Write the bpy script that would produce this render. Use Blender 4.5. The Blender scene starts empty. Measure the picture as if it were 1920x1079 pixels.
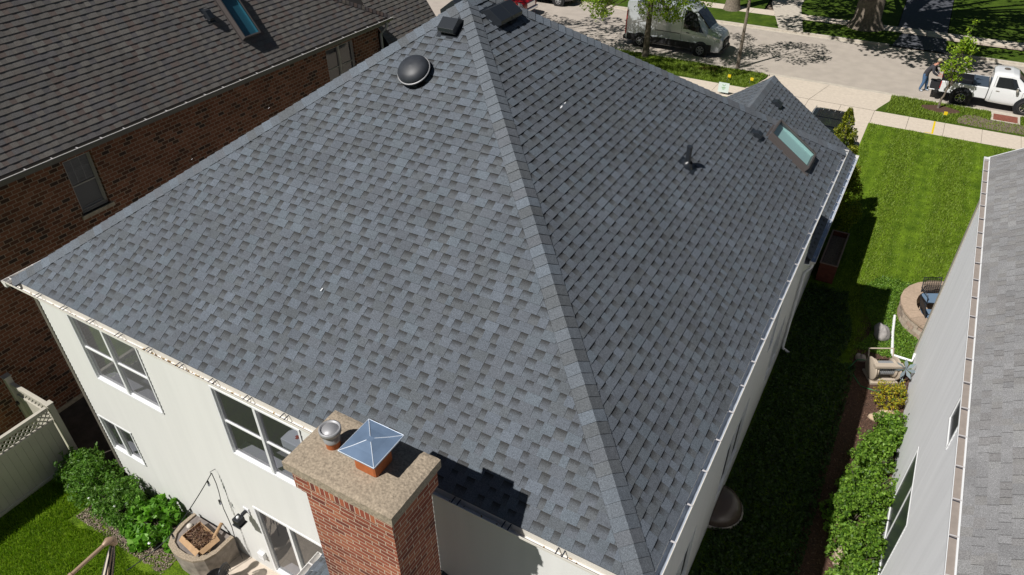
import bpy, math, random
import numpy as np
from mathutils import Vector, Matrix
random.seed(7); RNG=np.random.default_rng(11)
R=math.radians
scene=bpy.context.scene
scene.cycles.diffuse_bounces=2
# ---------------- camera ----------------
cam_d=bpy.data.cameras.new('camera'); cam=bpy.data.objects.new('camera',cam_d)
scene.collection.objects.link(cam); scene.camera=cam
cam_d.sensor_width=36.0; cam_d.lens=36.0*1336.5/1920.0; cam_d.clip_start=0.2; cam_d.clip_end=600
def cam_matrix(yaw,pitch,roll,loc):
    f=Vector((math.sin(yaw)*math.cos(pitch),math.cos(yaw)*math.cos(pitch),-math.sin(pitch)))
    rt=Vector((math.cos(yaw),-math.sin(yaw),0)); up=rt.cross(f)
    r2=math.cos(roll)*rt+math.sin(roll)*up; u2=-math.sin(roll)*rt+math.cos(roll)*up
    m=Matrix((r2,u2,-f)).transposed().to_4x4(); m.translation=loc; return m
cam.matrix_world=cam_matrix(R(-30.236),R(36.471),R(-0.634),Vector((0,0,13.8)))
# ---------------- world and sun ----------------
TOSUN=Vector((-.5,-1.0,1.41)).normalized()
world=bpy.data.worlds.new('World'); scene.world=world; world.use_nodes=True
nt=world.node_tree; bg=nt.nodes['Background']
sky=nt.nodes.new('ShaderNodeTexSky'); sky.sky_type='NISHITA'; sky.sun_disc=False
sky.sun_elevation=math.asin(TOSUN.z); sky.sun_rotation=math.atan2(TOSUN.x,TOSUN.y)
sky.air_density=1.0; sky.dust_density=0.6; sky.ozone_density=1.0
nt.links.new(sky.outputs[0],bg.inputs[0]); bg.inputs[1].default_value=0.025
sun_d=bpy.data.lights.new('sun','SUN'); sun_d.energy=5.0; sun_d.angle=R(0.5); sun_d.color=(1.0,.965,.92)
sun=bpy.data.objects.new('sun',sun_d); scene.collection.objects.link(sun)
sun.rotation_euler=TOSUN.to_track_quat('Z','Y').to_euler()
vs=scene.view_settings; vs.view_transform='Standard'; vs.look='None'; vs.exposure=0.0; vs.gamma=1.0; vs.use_curve_mapping=False

# ---------------- helpers ----------------
def lin(c):
    return tuple((x/255/12.92 if x/255<=.04045 else ((x/255+.055)/1.055)**2.4) for x in c)
def tag(o,label=None,cat=None,group=None,kind=None):
    if label: o['label']=label
    if cat: o['category']=cat
    if group: o['group']=group
    if kind: o['kind']=kind
    return o
def empty(name,loc,label,cat,group=None,rz=0,parent=None):
    o=bpy.data.objects.new(name,None); scene.collection.objects.link(o)
    o.location=loc; o.rotation_euler=(0,0,rz); o.empty_display_size=.2
    if label: tag(o,label,cat,group)
    if parent: o.parent=parent
    return o
class MB:
    def __init__(s): s.v=[];s.f=[];s.c=[];s.m=[];s.uv=[];s.sm=[]
    def face(s,pts,col=(1,1,1),mat=0,uv=None,smooth=False,cols=None):
        n=len(s.v); s.v.extend([tuple(p) for p in pts]); s.f.append(tuple(range(n,n+len(pts))))
        s.c.append(cols if cols else [col]*len(pts)); s.m.append(mat); s.uv.append(uv); s.sm.append(smooth)
    def box(s,x0,x1,y0,y1,z0,z1,mat=0,col=(1,1,1),skip=''):
        a=[(x0,y0,z0),(x1,y0,z0),(x1,y1,z0),(x0,y1,z0),(x0,y0,z1),(x1,y0,z1),(x1,y1,z1),(x0,y1,z1)]
        for k,q in (('b',(3,2,1,0)),('t',(4,5,6,7)),('f',(0,1,5,4)),('r',(1,2,6,5)),('k',(2,3,7,6)),('l',(3,0,4,7))):
            if k in skip: continue
            s.face([a[i] for i in q],col,mat)
    def bar(s,a,b,w,h,up=(0,0,1),mat=0,col=(1,1,1)):
        a=Vector(a);b=Vector(b);d=(b-a).normalized();u=Vector(up)
        if abs(d.dot(u))>.98: u=Vector((0,1,0))
        r=d.cross(u).normalized()*w/2; t=r.cross(d).normalized()*h/2
        q=[[p-r-t,p+r-t,p+r+t,p-r+t] for p in (a,b)]
        s.face(q[0],col,mat); s.face(q[1][::-1],col,mat)
        for i in range(4):
            j=(i+1)%4; s.face([q[0][j],q[0][i],q[1][i],q[1][j]],col,mat)
    def tube(s,pts,rad,n=8,mat=0,col=(1,1,1),caps=True,smooth=True):
        pts=[Vector(p) for p in pts]
        if not hasattr(rad,'__len__'): rad=[rad]*len(pts)
        rings=[]; pu=None
        for i,p in enumerate(pts):
            d=(pts[min(i+1,len(pts)-1)]-pts[max(i-1,0)]).normalized()
            u=Vector((0,0,1)) if abs(d.z)<.95 else Vector((1,0,0))
            if pu is not None: u=pu
            r=d.cross(u).normalized(); t=r.cross(d).normalized(); pu=t
            rings.append([p+(r*math.cos(2*math.pi*k/n)+t*math.sin(2*math.pi*k/n))*rad[i] for k in range(n)])
        b=len(s.v)
        for rg in rings: s.v.extend([tuple(p) for p in rg])
        for i in range(len(pts)-1):
            for k in range(n):
                a0=b+i*n+k; a1=b+i*n+(k+1)%n
                s.f.append((a0,a0+n,a1+n,a1)); s.c.append([col]*4); s.m.append(mat); s.uv.append(None); s.sm.append(smooth)
        if caps:
            s.face(rings[0],col,mat); s.face(rings[-1][::-1],col,mat)
    def lathe(s,prof,c=(0,0,0),n=20,mat=0,col=(1,1,1),M=None,smooth=True,arc=(0,2*math.pi)):
        b=len(s.v); c=Vector(c); full=abs(arc[1]-arc[0]-2*math.pi)<1e-6; nn=n if full else n+1
        for (r,z) in prof:
            for k in range(nn):
                a=arc[0]+(arc[1]-arc[0])*k/n
                p=Vector((r*math.cos(a),r*math.sin(a),z))
                if M: p=M@p
                s.v.append(tuple(p+c))
        for i in range(len(prof)-1):
            for k in range(n):
                a0=b+i*nn+k; a1=b+i*nn+(k+1)%nn
                s.f.append((a0,a1,a1+nn,a0+nn)); s.c.append([col]*4); s.m.append(mat); s.uv.append(None); s.sm.append(smooth)
    def prism(s,poly,z0,z1,mat=0,col=(1,1,1),bottom=False):
        n=len(poly)
        s.face([(x,y,z1) for x,y in poly],col,mat)
        if bottom: s.face([(x,y,z0) for x,y in poly][::-1],col,mat)
        for i in range(n):
            a=poly[i];b=poly[(i+1)%n]
            s.face([(a[0],a[1],z0),(b[0],b[1],z0),(b[0],b[1],z1),(a[0],a[1],z1)],col,mat)
    def build(s,name,mats,parent=None,bevel=0,weld=False):
        me=bpy.data.meshes.new(name); me.from_pydata(s.v,[],s.f)
        if not isinstance(mats,(list,tuple)): mats=[mats]
        for m in mats: me.materials.append(m)
        me.polygons.foreach_set('material_index',s.m); me.polygons.foreach_set('use_smooth',s.sm)
        ca=me.color_attributes.new('Col','FLOAT_COLOR','CORNER')
        arr=[]
        for c in s.c:
            for q in c: arr.extend((q[0],q[1],q[2],1.0))
        ca.data.foreach_set('color',arr)
        uvl=me.uv_layers.new(name='UVMap'); ua=[]
        for fi,f in enumerate(s.f):
            if s.uv[fi]:
                for q in s.uv[fi]: ua.extend(q)
            else:
                n=me.polygons[fi].normal; ax=max(range(3),key=lambda i:abs(n[i]))
                for vi in f:
                    p=s.v[vi]
                    ua.extend((p[1],p[2]) if ax==0 else (p[0],p[2]) if ax==1 else (p[0],p[1]))
        uvl.data.foreach_set('uv',ua)
        me.update()
        o=bpy.data.objects.new(name,me); scene.collection.objects.link(o)
        if parent: o.parent=parent
        if weld or bevel:
            w=o.modifiers.new('weld','WELD'); w.merge_threshold=.0005
        if bevel:
            b=o.modifiers.new('bevel','BEVEL'); b.width=bevel; b.segments=2; b.limit_method='ANGLE'; b.angle_limit=R(35)
        return o
def dup_tree(o,parent=None):
    c=o.copy(); scene.collection.objects.link(c)
    if parent is not None: c.parent=parent
    for ch in list(o.children): dup_tree(ch,c)
    return c

# ---------------- materials ----------------
def new_mat(name):
    m=bpy.data.materials.new(name); m.use_nodes=True; t=m.node_tree
    return m,t,t.nodes['Principled BSDF'],t.links
def pmat(name,col,rough=.6,metal=0,spec=.5,noise=0,nscale=20,bump=0,bscale=60,attr=False,coat=0,emit=None):
    m,t,b,L=new_mat(name)
    b.inputs['Base Color'].default_value=(*col,1); b.inputs['Roughness'].default_value=rough
    b.inputs['Metallic'].default_value=metal; b.inputs['Specular IOR Level'].default_value=spec
    if coat: b.inputs['Coat Weight'].default_value=coat; b.inputs['Coat Roughness'].default_value=.05
    tc=t.nodes.new('ShaderNodeTexCoord'); src=None
    if attr:
        a=t.nodes.new('ShaderNodeVertexColor'); a.layer_name='Col'; src=a.outputs[0]
    if noise:
        n=t.nodes.new('ShaderNodeTexNoise'); n.inputs['Scale'].default_value=nscale; n.inputs['Detail'].default_value=6
        L.new(tc.outputs['Object'],n.inputs['Vector'])
        mr=t.nodes.new('ShaderNodeMapRange'); mr.inputs[1].default_value=.25; mr.inputs[2].default_value=.75
        mr.inputs[3].default_value=1-noise; mr.inputs[4].default_value=1+noise; L.new(n.outputs[0],mr.inputs[0])
        mx=t.nodes.new('ShaderNodeMix'); mx.data_type='RGBA'; mx.blend_type='MULTIPLY'; mx.inputs[0].default_value=1
        if src: L.new(src,mx.inputs[6])
        else: mx.inputs[6].default_value=(*col,1)
        L.new(mr.outputs[0],mx.inputs[7]); src=mx.outputs[2]
    if src: L.new(src,b.inputs['Base Color'])
    if bump:
        n2=t.nodes.new('ShaderNodeTexNoise'); n2.inputs['Scale'].default_value=bscale; n2.inputs['Detail'].default_value=4
        L.new(tc.outputs['Object'],n2.inputs['Vector'])
        bp=t.nodes.new('ShaderNodeBump'); bp.inputs['Strength'].default_value=bump; bp.inputs['Distance'].default_value=.01
        L.new(n2.outputs[0],bp.inputs['Height']); L.new(bp.outputs[0],b.inputs['Normal'])
    return m
def ramp(t,stops,interp='LINEAR'):
    r=t.nodes.new('ShaderNodeValToRGB'); r.color_ramp.interpolation=interp
    e=r.color_ramp.elements
    while len(e)<len(stops): e.new(.5)
    for i,(p,c) in enumerate(stops): e[i].position=p; e[i].color=(*c,1)
    return r
def brick_mat(name,stops,mortar,bw=.203,bh=.0677,rot=False,mort=.011,dirt=.2):
    m,t,b,L=new_mat(name)
    uv=t.nodes.new('ShaderNodeUVMap'); mp=t.nodes.new('ShaderNodeMapping')
    if rot: mp.inputs['Rotation'].default_value=(0,0,R(90))
    L.new(uv.outputs[0],mp.inputs[0])
    br=t.nodes.new('ShaderNodeTexBrick'); br.offset=0.0 if rot else .5
    for k,v in (('Scale',1.0),('Mortar Size',mort*.5),('Mortar Smooth',.2),('Bias',0.0),('Brick Width',bw),('Row Height',bh)): br.inputs[k].default_value=v
    br.inputs['Color1'].default_value=(0,0,0,1); br.inputs['Color2'].default_value=(1,1,1,1); br.inputs['Mortar'].default_value=(.5,.5,.5,1)
    L.new(mp.outputs[0],br.inputs['Vector'])
    rp=ramp(t,stops,'LINEAR'); L.new(br.outputs['Color'],rp.inputs[0])
    n=t.nodes.new('ShaderNodeTexNoise'); n.inputs['Scale'].default_value=40; n.inputs['Detail'].default_value=5; L.new(mp.outputs[0],n.inputs['Vector'])
    n3=t.nodes.new('ShaderNodeTexNoise'); n3.inputs['Scale'].default_value=1.3; n3.inputs['Detail'].default_value=3; L.new(mp.outputs[0],n3.inputs['Vector'])
    mm=t.nodes.new('ShaderNodeMath'); mm.operation='ADD'; L.new(n.outputs[0],mm.inputs[0]); L.new(n3.outputs[0],mm.inputs[1])
    mr=t.nodes.new('ShaderNodeMapRange'); mr.inputs[1].default_value=.6; mr.inputs[2].default_value=1.4; mr.inputs[3].default_value=1-dirt*1.4; mr.inputs[4].default_value=1+dirt; L.new(mm.outputs[0],mr.inputs[0])
    mx=t.nodes.new('ShaderNodeMix'); mx.data_type='RGBA'; L.new(br.outputs['Fac'],mx.inputs[0]); L.new(rp.outputs[0],mx.inputs[6]); mx.inputs[7].default_value=(*mortar,1)
    m2=t.nodes.new('ShaderNodeMix'); m2.data_type='RGBA'; m2.blend_type='MULTIPLY'; m2.inputs[0].default_value=1; L.new(mx.outputs[2],m2.inputs[6]); L.new(mr.outputs[0],m2.inputs[7])
    L.new(m2.outputs[2],b.inputs['Base Color']); b.inputs['Roughness'].default_value=.92; b.inputs['Specular IOR Level'].default_value=.2
    iv=t.nodes.new('ShaderNodeMath'); iv.operation='SUBTRACT'; iv.inputs[0].default_value=1; L.new(br.outputs['Fac'],iv.inputs[1])
    ad=t.nodes.new('ShaderNodeMath'); ad.operation='MULTIPLY_ADD'; L.new(n.outputs[0],ad.inputs[0]); ad.inputs[1].default_value=.35; L.new(iv.outputs[0],ad.inputs[2])
    bp=t.nodes.new('ShaderNodeBump'); bp.inputs['Strength'].default_value=.7; bp.inputs['Distance'].default_value=.008; L.new(ad.outputs[0],bp.inputs['Height']); L.new(bp.outputs[0],b.inputs['Normal'])
    return m
def grass_mat(name,base_a,base_b,stripe=True):
    m,t,b,L=new_mat(name); tc=t.nodes.new('ShaderNodeTexCoord')
    n=t.nodes.new('ShaderNodeTexNoise'); n.inputs['Scale'].default_value=1.3; n.inputs['Detail'].default_value=8; n.inputs['Roughness'].default_value=.75; L.new(tc.outputs['Object'],n.inputs['Vector'])
    mp=t.nodes.new('ShaderNodeMapping'); mp.inputs['Scale'].default_value=(42,26,30); L.new(tc.outputs['Object'],mp.inputs[0])
    n2=t.nodes.new('ShaderNodeTexNoise'); n2.inputs['Scale'].default_value=1; n2.inputs['Detail'].default_value=5; L.new(mp.outputs[0],n2.inputs['Vector'])
    ad=t.nodes.new('ShaderNodeMath'); ad.operation='ADD'; L.new(n.outputs[0],ad.inputs[0]); L.new(n2.outputs[0],ad.inputs[1])
    val=ad.outputs[0]
    if stripe:
        w=t.nodes.new('ShaderNodeTexWave'); w.wave_type='BANDS'; w.bands_direction='X'; w.inputs['Scale'].default_value=.62; w.inputs['Distortion'].default_value=5; w.inputs['Detail'].default_value=2; w.inputs['Detail Scale'].default_value=.6
        L.new(tc.outputs['Object'],w.inputs['Vector'])
        m3=t.nodes.new('ShaderNodeMath'); m3.operation='MULTIPLY_ADD'; L.new(w.outputs['Fac'],m3.inputs[0]); m3.inputs[1].default_value=.12; L.new(val,m3.inputs[2]); val=m3.outputs[0]
    rp=ramp(t,[(.30,base_a),(.72,base_b),(.9,tuple(min(1,c*1.7) for c in base_b))]); 
    mr=t.nodes.new('ShaderNodeMapRange'); mr.inputs[1].default_value=.6; mr.inputs[2].default_value=1.5; L.new(val,mr.inputs[0]); L.new(mr.outputs[0],rp.inputs[0])
    L.new(rp.outputs[0],b.inputs['Base Color']); b.inputs['Roughness'].default_value=.95; b.inputs['Specular IOR Level'].default_value=.15
    bp=t.nodes.new('ShaderNodeBump'); bp.inputs['Strength'].default_value=.9; bp.inputs['Distance'].default_value=.03; L.new(n2.outputs[0],bp.inputs['Height']); L.new(bp.outputs[0],b.inputs['Normal'])
    return m
def glass_mat(name,tint=(.6,.65,.68),trans=.8,grey=.1):
    m=bpy.data.materials.new(name); m.use_nodes=True; t=m.node_tree; L=t.links; t.nodes.remove(t.nodes['Principled BSDF'])
    out=t.nodes['Material Output']; tr=t.nodes.new('ShaderNodeBsdfTransparent'); tr.inputs[0].default_value=(*tint,1)
    df=t.nodes.new('ShaderNodeBsdfDiffuse'); df.inputs[0].default_value=(grey,grey,grey*1.05,1)
    gl=t.nodes.new('ShaderNodeBsdfGlossy'); gl.inputs['Roughness'].default_value=.03
    a=t.nodes.new('ShaderNodeMixShader'); a.inputs[0].default_value=1-trans; L.new(tr.outputs[0],a.inputs[1]); L.new(df.outputs[0],a.inputs[2])
    lw=t.nodes.new('ShaderNodeLayerWeight'); lw.inputs[0].default_value=.5
    pw=t.nodes.new('ShaderNodeMath'); pw.operation='POWER'; L.new(lw.outputs['Facing'],pw.inputs[0]); pw.inputs[1].default_value=4
    fr=t.nodes.new('ShaderNodeMath'); fr.operation='MULTIPLY_ADD'; L.new(pw.outputs[0],fr.inputs[0]); fr.inputs[1].default_value=.8; fr.inputs[2].default_value=.05
    c=t.nodes.new('ShaderNodeMixShader'); L.new(fr.outputs[0],c.inputs[0]); L.new(a.outputs[0],c.inputs[1]); L.new(gl.outputs[0],c.inputs[2])
    L.new(c.outputs[0],out.inputs[0]); return m
def leaf_mat(name,rough=.5,trans=.35):
    m,t,b,L=new_mat(name); a=t.nodes.new('ShaderNodeVertexColor'); a.layer_name='Col'
    L.new(a.outputs[0],b.inputs['Base Color']); b.inputs['Roughness'].default_value=rough; b.inputs['Specular IOR Level'].default_value=.35
    tl=t.nodes.new('ShaderNodeBsdfTranslucent'); 
    mu=t.nodes.new('ShaderNodeMix'); mu.data_type='RGBA'; mu.blend_type='MULTIPLY'; mu.inputs[0].default_value=1; L.new(a.outputs[0],mu.inputs[6]); mu.inputs[7].default_value=(1.6,1.7,.6,1)
    L.new(mu.outputs[2],tl.inputs[0]); mx=t.nodes.new('ShaderNodeMixShader'); mx.inputs[0].default_value=trans
    L.new(b.outputs[0],mx.inputs[1]); L.new(tl.outputs[0],mx.inputs[2]); L.new(mx.outputs[0],t.nodes['Material Output'].inputs[0]); return m

def shingle_mat(name,gran=.22,wear=.1):
    m,t,b,L=new_mat(name); tc=t.nodes.new('ShaderNodeTexCoord')
    a=t.nodes.new('ShaderNodeVertexColor'); a.layer_name='Col'
    n=t.nodes.new('ShaderNodeTexNoise'); n.inputs['Scale'].default_value=130; n.inputs['Detail'].default_value=3; L.new(tc.outputs['Object'],n.inputs['Vector'])
    n2=t.nodes.new('ShaderNodeTexNoise'); n2.inputs['Scale'].default_value=.9; n2.inputs['Detail'].default_value=5; L.new(tc.outputs['Object'],n2.inputs['Vector'])
    r1=t.nodes.new('ShaderNodeMapRange'); r1.inputs[1].default_value=.3; r1.inputs[2].default_value=.7; r1.inputs[3].default_value=1-gran; r1.inputs[4].default_value=1+gran; L.new(n.outputs[0],r1.inputs[0])
    r2=t.nodes.new('ShaderNodeMapRange'); r2.inputs[1].default_value=.3; r2.inputs[2].default_value=.7; r2.inputs[3].default_value=1-wear; r2.inputs[4].default_value=1+wear; L.new(n2.outputs[0],r2.inputs[0])
    n3=t.nodes.new('ShaderNodeTexNoise'); n3.inputs['Scale'].default_value=48; n3.inputs['Detail'].default_value=2; L.new(tc.outputs['Object'],n3.inputs['Vector'])
    r3=t.nodes.new('ShaderNodeMapRange'); r3.inputs[1].default_value=.3; r3.inputs[2].default_value=.7; r3.inputs[3].default_value=.86; r3.inputs[4].default_value=1.14; L.new(n3.outputs[0],r3.inputs[0])
    m0=t.nodes.new('ShaderNodeMath'); m0.operation='MULTIPLY'; L.new(r1.outputs[0],m0.inputs[0]); L.new(r3.outputs[0],m0.inputs[1])
    mu=t.nodes.new('ShaderNodeMath'); mu.operation='MULTIPLY'; L.new(m0.outputs[0],mu.inputs[0]); L.new(r2.outputs[0],mu.inputs[1])
    mx=t.nodes.new('ShaderNodeMix'); mx.data_type='RGBA'; mx.blend_type='MULTIPLY'; mx.inputs[0].default_value=1; L.new(a.outputs[0],mx.inputs[6]); L.new(mu.outputs[0],mx.inputs[7])
    L.new(mx.outputs[2],b.inputs['Base Color']); b.inputs['Roughness'].default_value=.85; b.inputs['Specular IOR Level'].default_value=.35
    bp=t.nodes.new('ShaderNodeBump'); bp.inputs['Strength'].default_value=.5; bp.inputs['Distance'].default_value=.004; L.new(n.outputs[0],bp.inputs['Height']); L.new(bp.outputs[0],b.inputs['Normal'])
    return m
def siding_mat(name,col,line=.80,rough=.5,dirt=.10):
    m,t,b,L=new_mat(name); tc=t.nodes.new('ShaderNodeTexCoord'); sp=t.nodes.new('ShaderNodeSeparateXYZ'); L.new(tc.outputs['Object'],sp.inputs[0])
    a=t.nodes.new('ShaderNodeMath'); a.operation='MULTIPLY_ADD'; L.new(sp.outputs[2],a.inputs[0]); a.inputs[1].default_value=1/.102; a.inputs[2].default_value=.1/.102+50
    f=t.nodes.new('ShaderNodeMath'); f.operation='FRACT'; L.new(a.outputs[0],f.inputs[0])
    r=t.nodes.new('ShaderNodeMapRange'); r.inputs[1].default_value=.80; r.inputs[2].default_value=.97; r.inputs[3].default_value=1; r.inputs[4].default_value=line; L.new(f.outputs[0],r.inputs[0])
    mp=t.nodes.new('ShaderNodeMapping'); mp.inputs['Scale'].default_value=(5,5,.35); L.new(tc.outputs['Object'],mp.inputs[0])
    n=t.nodes.new('ShaderNodeTexNoise'); n.inputs['Scale'].default_value=1; n.inputs['Detail'].default_value=6; L.new(mp.outputs[0],n.inputs['Vector'])
    r2=t.nodes.new('ShaderNodeMapRange'); r2.inputs[1].default_value=.3; r2.inputs[2].default_value=.7; r2.inputs[3].default_value=1-dirt; r2.inputs[4].default_value=1.0; L.new(n.outputs[0],r2.inputs[0])
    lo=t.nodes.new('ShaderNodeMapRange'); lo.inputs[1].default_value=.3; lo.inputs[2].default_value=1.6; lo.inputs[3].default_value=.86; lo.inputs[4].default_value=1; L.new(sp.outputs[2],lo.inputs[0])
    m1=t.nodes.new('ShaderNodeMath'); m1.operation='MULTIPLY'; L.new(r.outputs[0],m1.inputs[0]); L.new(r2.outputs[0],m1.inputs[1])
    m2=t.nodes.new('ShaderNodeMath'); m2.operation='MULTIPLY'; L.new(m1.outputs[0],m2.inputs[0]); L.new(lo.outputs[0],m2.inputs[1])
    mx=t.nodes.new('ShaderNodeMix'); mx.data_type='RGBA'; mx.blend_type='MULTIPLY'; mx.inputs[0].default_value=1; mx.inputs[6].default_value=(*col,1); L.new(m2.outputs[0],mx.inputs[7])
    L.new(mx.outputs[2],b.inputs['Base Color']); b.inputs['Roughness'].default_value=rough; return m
M={}
M['shingle']=shingle_mat('shingle_granules',.5,.09)
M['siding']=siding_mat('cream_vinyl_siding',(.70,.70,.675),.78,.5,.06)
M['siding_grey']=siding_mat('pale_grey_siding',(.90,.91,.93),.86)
M['white']=pmat('white_vinyl',(.8,.81,.82),.4,noise=.03,nscale=5)
M['gutterin']=pmat('gutter_inside',(.62,.68,.78),.3,.2,noise=.15,nscale=5)  # white gutter tinted blue: sky light put into the base colour
M['whitegutter']=pmat('white_gutter',(.82,.80,.77),.35,noise=.08,nscale=9)
M['lighttaupe']=pmat('light_taupe_trim',(.50,.46,.40),.5)
M['cream']=pmat('cream_trim',(.70,.67,.60),.5,noise=.05,nscale=6)
M['darktaupe']=pmat('dark_taupe_trim',(.15,.135,.115),.5)
M['taupe']=pmat('taupe_trim',(.40,.36,.31),.5,noise=.06,nscale=6)
M['debris']=pmat('leaf_debris',(.35,.2,.06),.95,noise=.5,nscale=90)
M['darkseam']=pmat('dark_strap',(.03,.035,.05),.6)
M['galv']=pmat('galvanised_strap',(.75,.72,.72),.35,.3)
M['black']=pmat('black_plastic',(.012,.014,.018),.45)
M['blackmetal']=pmat('black_painted_metal',(.02,.024,.03),.33)
M['dome']=pmat('black_dome',(.03,.034,.042),.5,noise=.2,nscale=9)
M['alu']=pmat('dull_aluminium',(.36,.36,.37),.5,.3)
M['steel']=pmat('sky_tinted_steel_cap',(.30,.42,.60),.2,.55,noise=.18,nscale=5)  # blue sky reflection painted into the steel base colour
M['terracotta']=pmat('terracotta',(.42,.12,.035),.75,noise=.15,nscale=14)
M['cement']=pmat('mortar_crown',(.33,.27,.20),.95,noise=.38,nscale=40,bump=1,bscale=30)
M['concrete']=pmat('concrete',(.60,.52,.43),.9,noise=.10,nscale=7,bump=.25,bscale=120)
M['oldconcrete']=pmat('old_concrete',(.50,.45,.38),.9,noise=.16,nscale=5,bump=.3,bscale=90)
M['asphalt']=pmat('pale_worn_asphalt',(.42,.37,.32),.93,noise=.10,nscale=1.6,bump=.4,bscale=160)
M['darkasphalt']=pmat('dark_asphalt',(.075,.08,.095),.9,noise=.2,nscale=6,bump=.4,bscale=160)
M['pavers']=pmat('dark_pavers',(.07,.055,.045),.95,noise=.4,nscale=5,bump=.5,bscale=20)
M['mulch']=pmat('brown_mulch',(.085,.045,.03),1,noise=.6,nscale=38,bump=1,bscale=60)
M['soil']=pmat('grey_brown_soil',(.17,.13,.10),1,noise=.5,nscale=26,bump=1,bscale=50)
M['grass']=grass_mat('lawn_grass',(.045,.09,.005),(.15,.24,.014))
M['grass2']=grass_mat('rough_grass',(.03,.06,.005),(.10,.16,.014),False)
M['leaf']=leaf_mat('leaves'); M['blade']=leaf_mat('grass_blades',.6,.25)
M['bark']=pmat('grey_bark',(.20,.165,.13),.95,noise=.45,nscale=9,bump=1,bscale=18)
M['barkdark']=pmat('dark_bark',(.10,.085,.06),.95,noise=.4,nscale=12,bump=1,bscale=22)
M['glass']=glass_mat('window_glass',(.66,.68,.74),.80,.20)
M['screen']=glass_mat('screened_glass',(.62,.64,.70),.66,.34)
M['darkglass']=pmat('dark_glass',(.02,.022,.025),.06,0,.8)
M['blackglass']=pmat('black_window_glass',(.008,.009,.011),.5,0,.15)
M['gutterbrown']=pmat('brown_gutter_inside',(.13,.11,.095),.7,noise=.3,nscale=8)
M['dimglass']=pmat('dim_window_glass',(.045,.052,.065),.3,0,.5)
M['interior']=pmat('room_interior',(.26,.245,.25),.9)
M['interior_white']=pmat('interior_sill',(.6,.58,.58),.6)
M['brick_dark']=brick_mat('brown_brick',[(0,(.05,.034,.028)),(.12,(.095,.043,.028)),(.3,(.18,.072,.040)),(.7,(.225,.088,.050)),(1,(.26,.115,.068))],(.34,.25,.18),bh=.098,mort=.02)
M['brick_red']=brick_mat('red_brick',[(0,(.15,.05,.04)),(.12,(.24,.07,.045)),(.6,(.33,.10,.06)),(1,(.40,.15,.085))],(.58,.47,.36),bw=.2,bh=.067,mort=.012)
M['brick_soldier']=brick_mat('red_brick_soldier',[(0,(.15,.05,.04)),(.2,(.26,.07,.045)),(.6,(.36,.10,.055)),(1,(.42,.15,.075))],(.58,.47,.36),bw=.2,bh=.067,rot=True,mort=.012)
M['stone']=pmat('limestone',(.42,.35,.26),.95,noise=.3,nscale=12,bump=.8,bscale=30)
M['rubber']=pmat('rubber',(.015,.015,.016),.8)
def paint(name,c,metal=0,r=.25): return pmat(name,c,r,metal,.5,coat=.8)
# ---------------- leaf meshes ----------------
def np_quads(name,V,C,mat,parent=None):
    n=V.shape[0]; me=bpy.data.meshes.new(name)
    me.vertices.add(n*4); me.vertices.foreach_set('co',V.reshape(-1).astype(np.float32))
    me.loops.add(n*4); me.loops.foreach_set('vertex_index',np.arange(n*4,dtype=np.int32))
    me.polygons.add(n); me.polygons.foreach_set('loop_start',np.arange(0,n*4,4,dtype=np.int32))
    try: me.polygons.foreach_set('loop_total',np.full(n,4,dtype=np.int32))
    except Exception: pass
    me.update(calc_edges=True)
    ca=me.color_attributes.new('Col','FLOAT_COLOR','CORNER')
    cc=np.ones((n,4,4),np.float32); cc[:,:,:3]=C[:,None,:]; ca.data.foreach_set('color',cc.reshape(-1))
    me.materials.append(mat); o=bpy.data.objects.new(name,me); scene.collection.objects.link(o)
    if parent: o.parent=parent
    return o
def leaves(name,P,size,pal,mat=None,parent=None,upbias=.8,jit=.35,narrow=.55):
    n=len(P); N=RNG.normal(size=(n,3)); N[:,2]=np.abs(N[:,2])+upbias; N/=np.linalg.norm(N,axis=1)[:,None]
    A=np.cross(N,RNG.normal(size=(n,3))); A/=np.linalg.norm(A,axis=1)[:,None]; B=np.cross(N,A)
    s=(size*(1+jit*RNG.uniform(-1,1,n)))[:,None]
    V=np.stack([P-A*s*.5,P+B*s*narrow*.5+N*s*.06,P+A*s*.5,P-B*s*narrow*.5+N*s*.06],1)
    pal=np.array(pal); k=RNG.integers(0,len(pal),n); C=pal[k]*(1+.25*RNG.uniform(-1,1,(n,1)))
    return np_quads(name,V,C,mat or M['leaf'],parent)
def cluster_points(centers,rads,per,flat=.8):
    out=[]
    for c,r in zip(centers,rads):
        k=max(3,int(per*(r**2)))
        d=RNG.normal(size=(k,3)); d/=np.linalg.norm(d,axis=1)[:,None]
        rr=r*RNG.uniform(.45,1,k)**.6; d[:,2]*=flat
        out.append(np.array(c)+d*rr[:,None])
    return np.concatenate(out)
def blades(name,P,h,w,pal,parent=None,lean=.5):
    n=len(P); az=RNG.uniform(0,6.283,n); d=np.stack([np.cos(az),np.sin(az),np.zeros(n)],1)
    side=np.stack([-np.sin(az),np.cos(az),np.zeros(n)],1)
    hh=(h*(1+.5*RNG.uniform(-1,1,n)))[:,None]; l=hh*lean*RNG.uniform(0,1,(n,1))
    top=P+d*l; top[:,2]+=hh[:,0]
    V=np.stack([P-side*w/2,P+side*w/2,top+side*w*.18,top-side*w*.18],1)
    pal=np.array(pal); C=pal[RNG.integers(0,len(pal),n)]*(1+.3*RNG.uniform(-1,1,(n,1)))
    return np_quads(name,V,C,M['blade'],parent)
G_=[(.07,.16,.012),(.05,.12,.01),(.10,.20,.02),(.04,.09,.008),(.13,.22,.03)]

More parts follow.
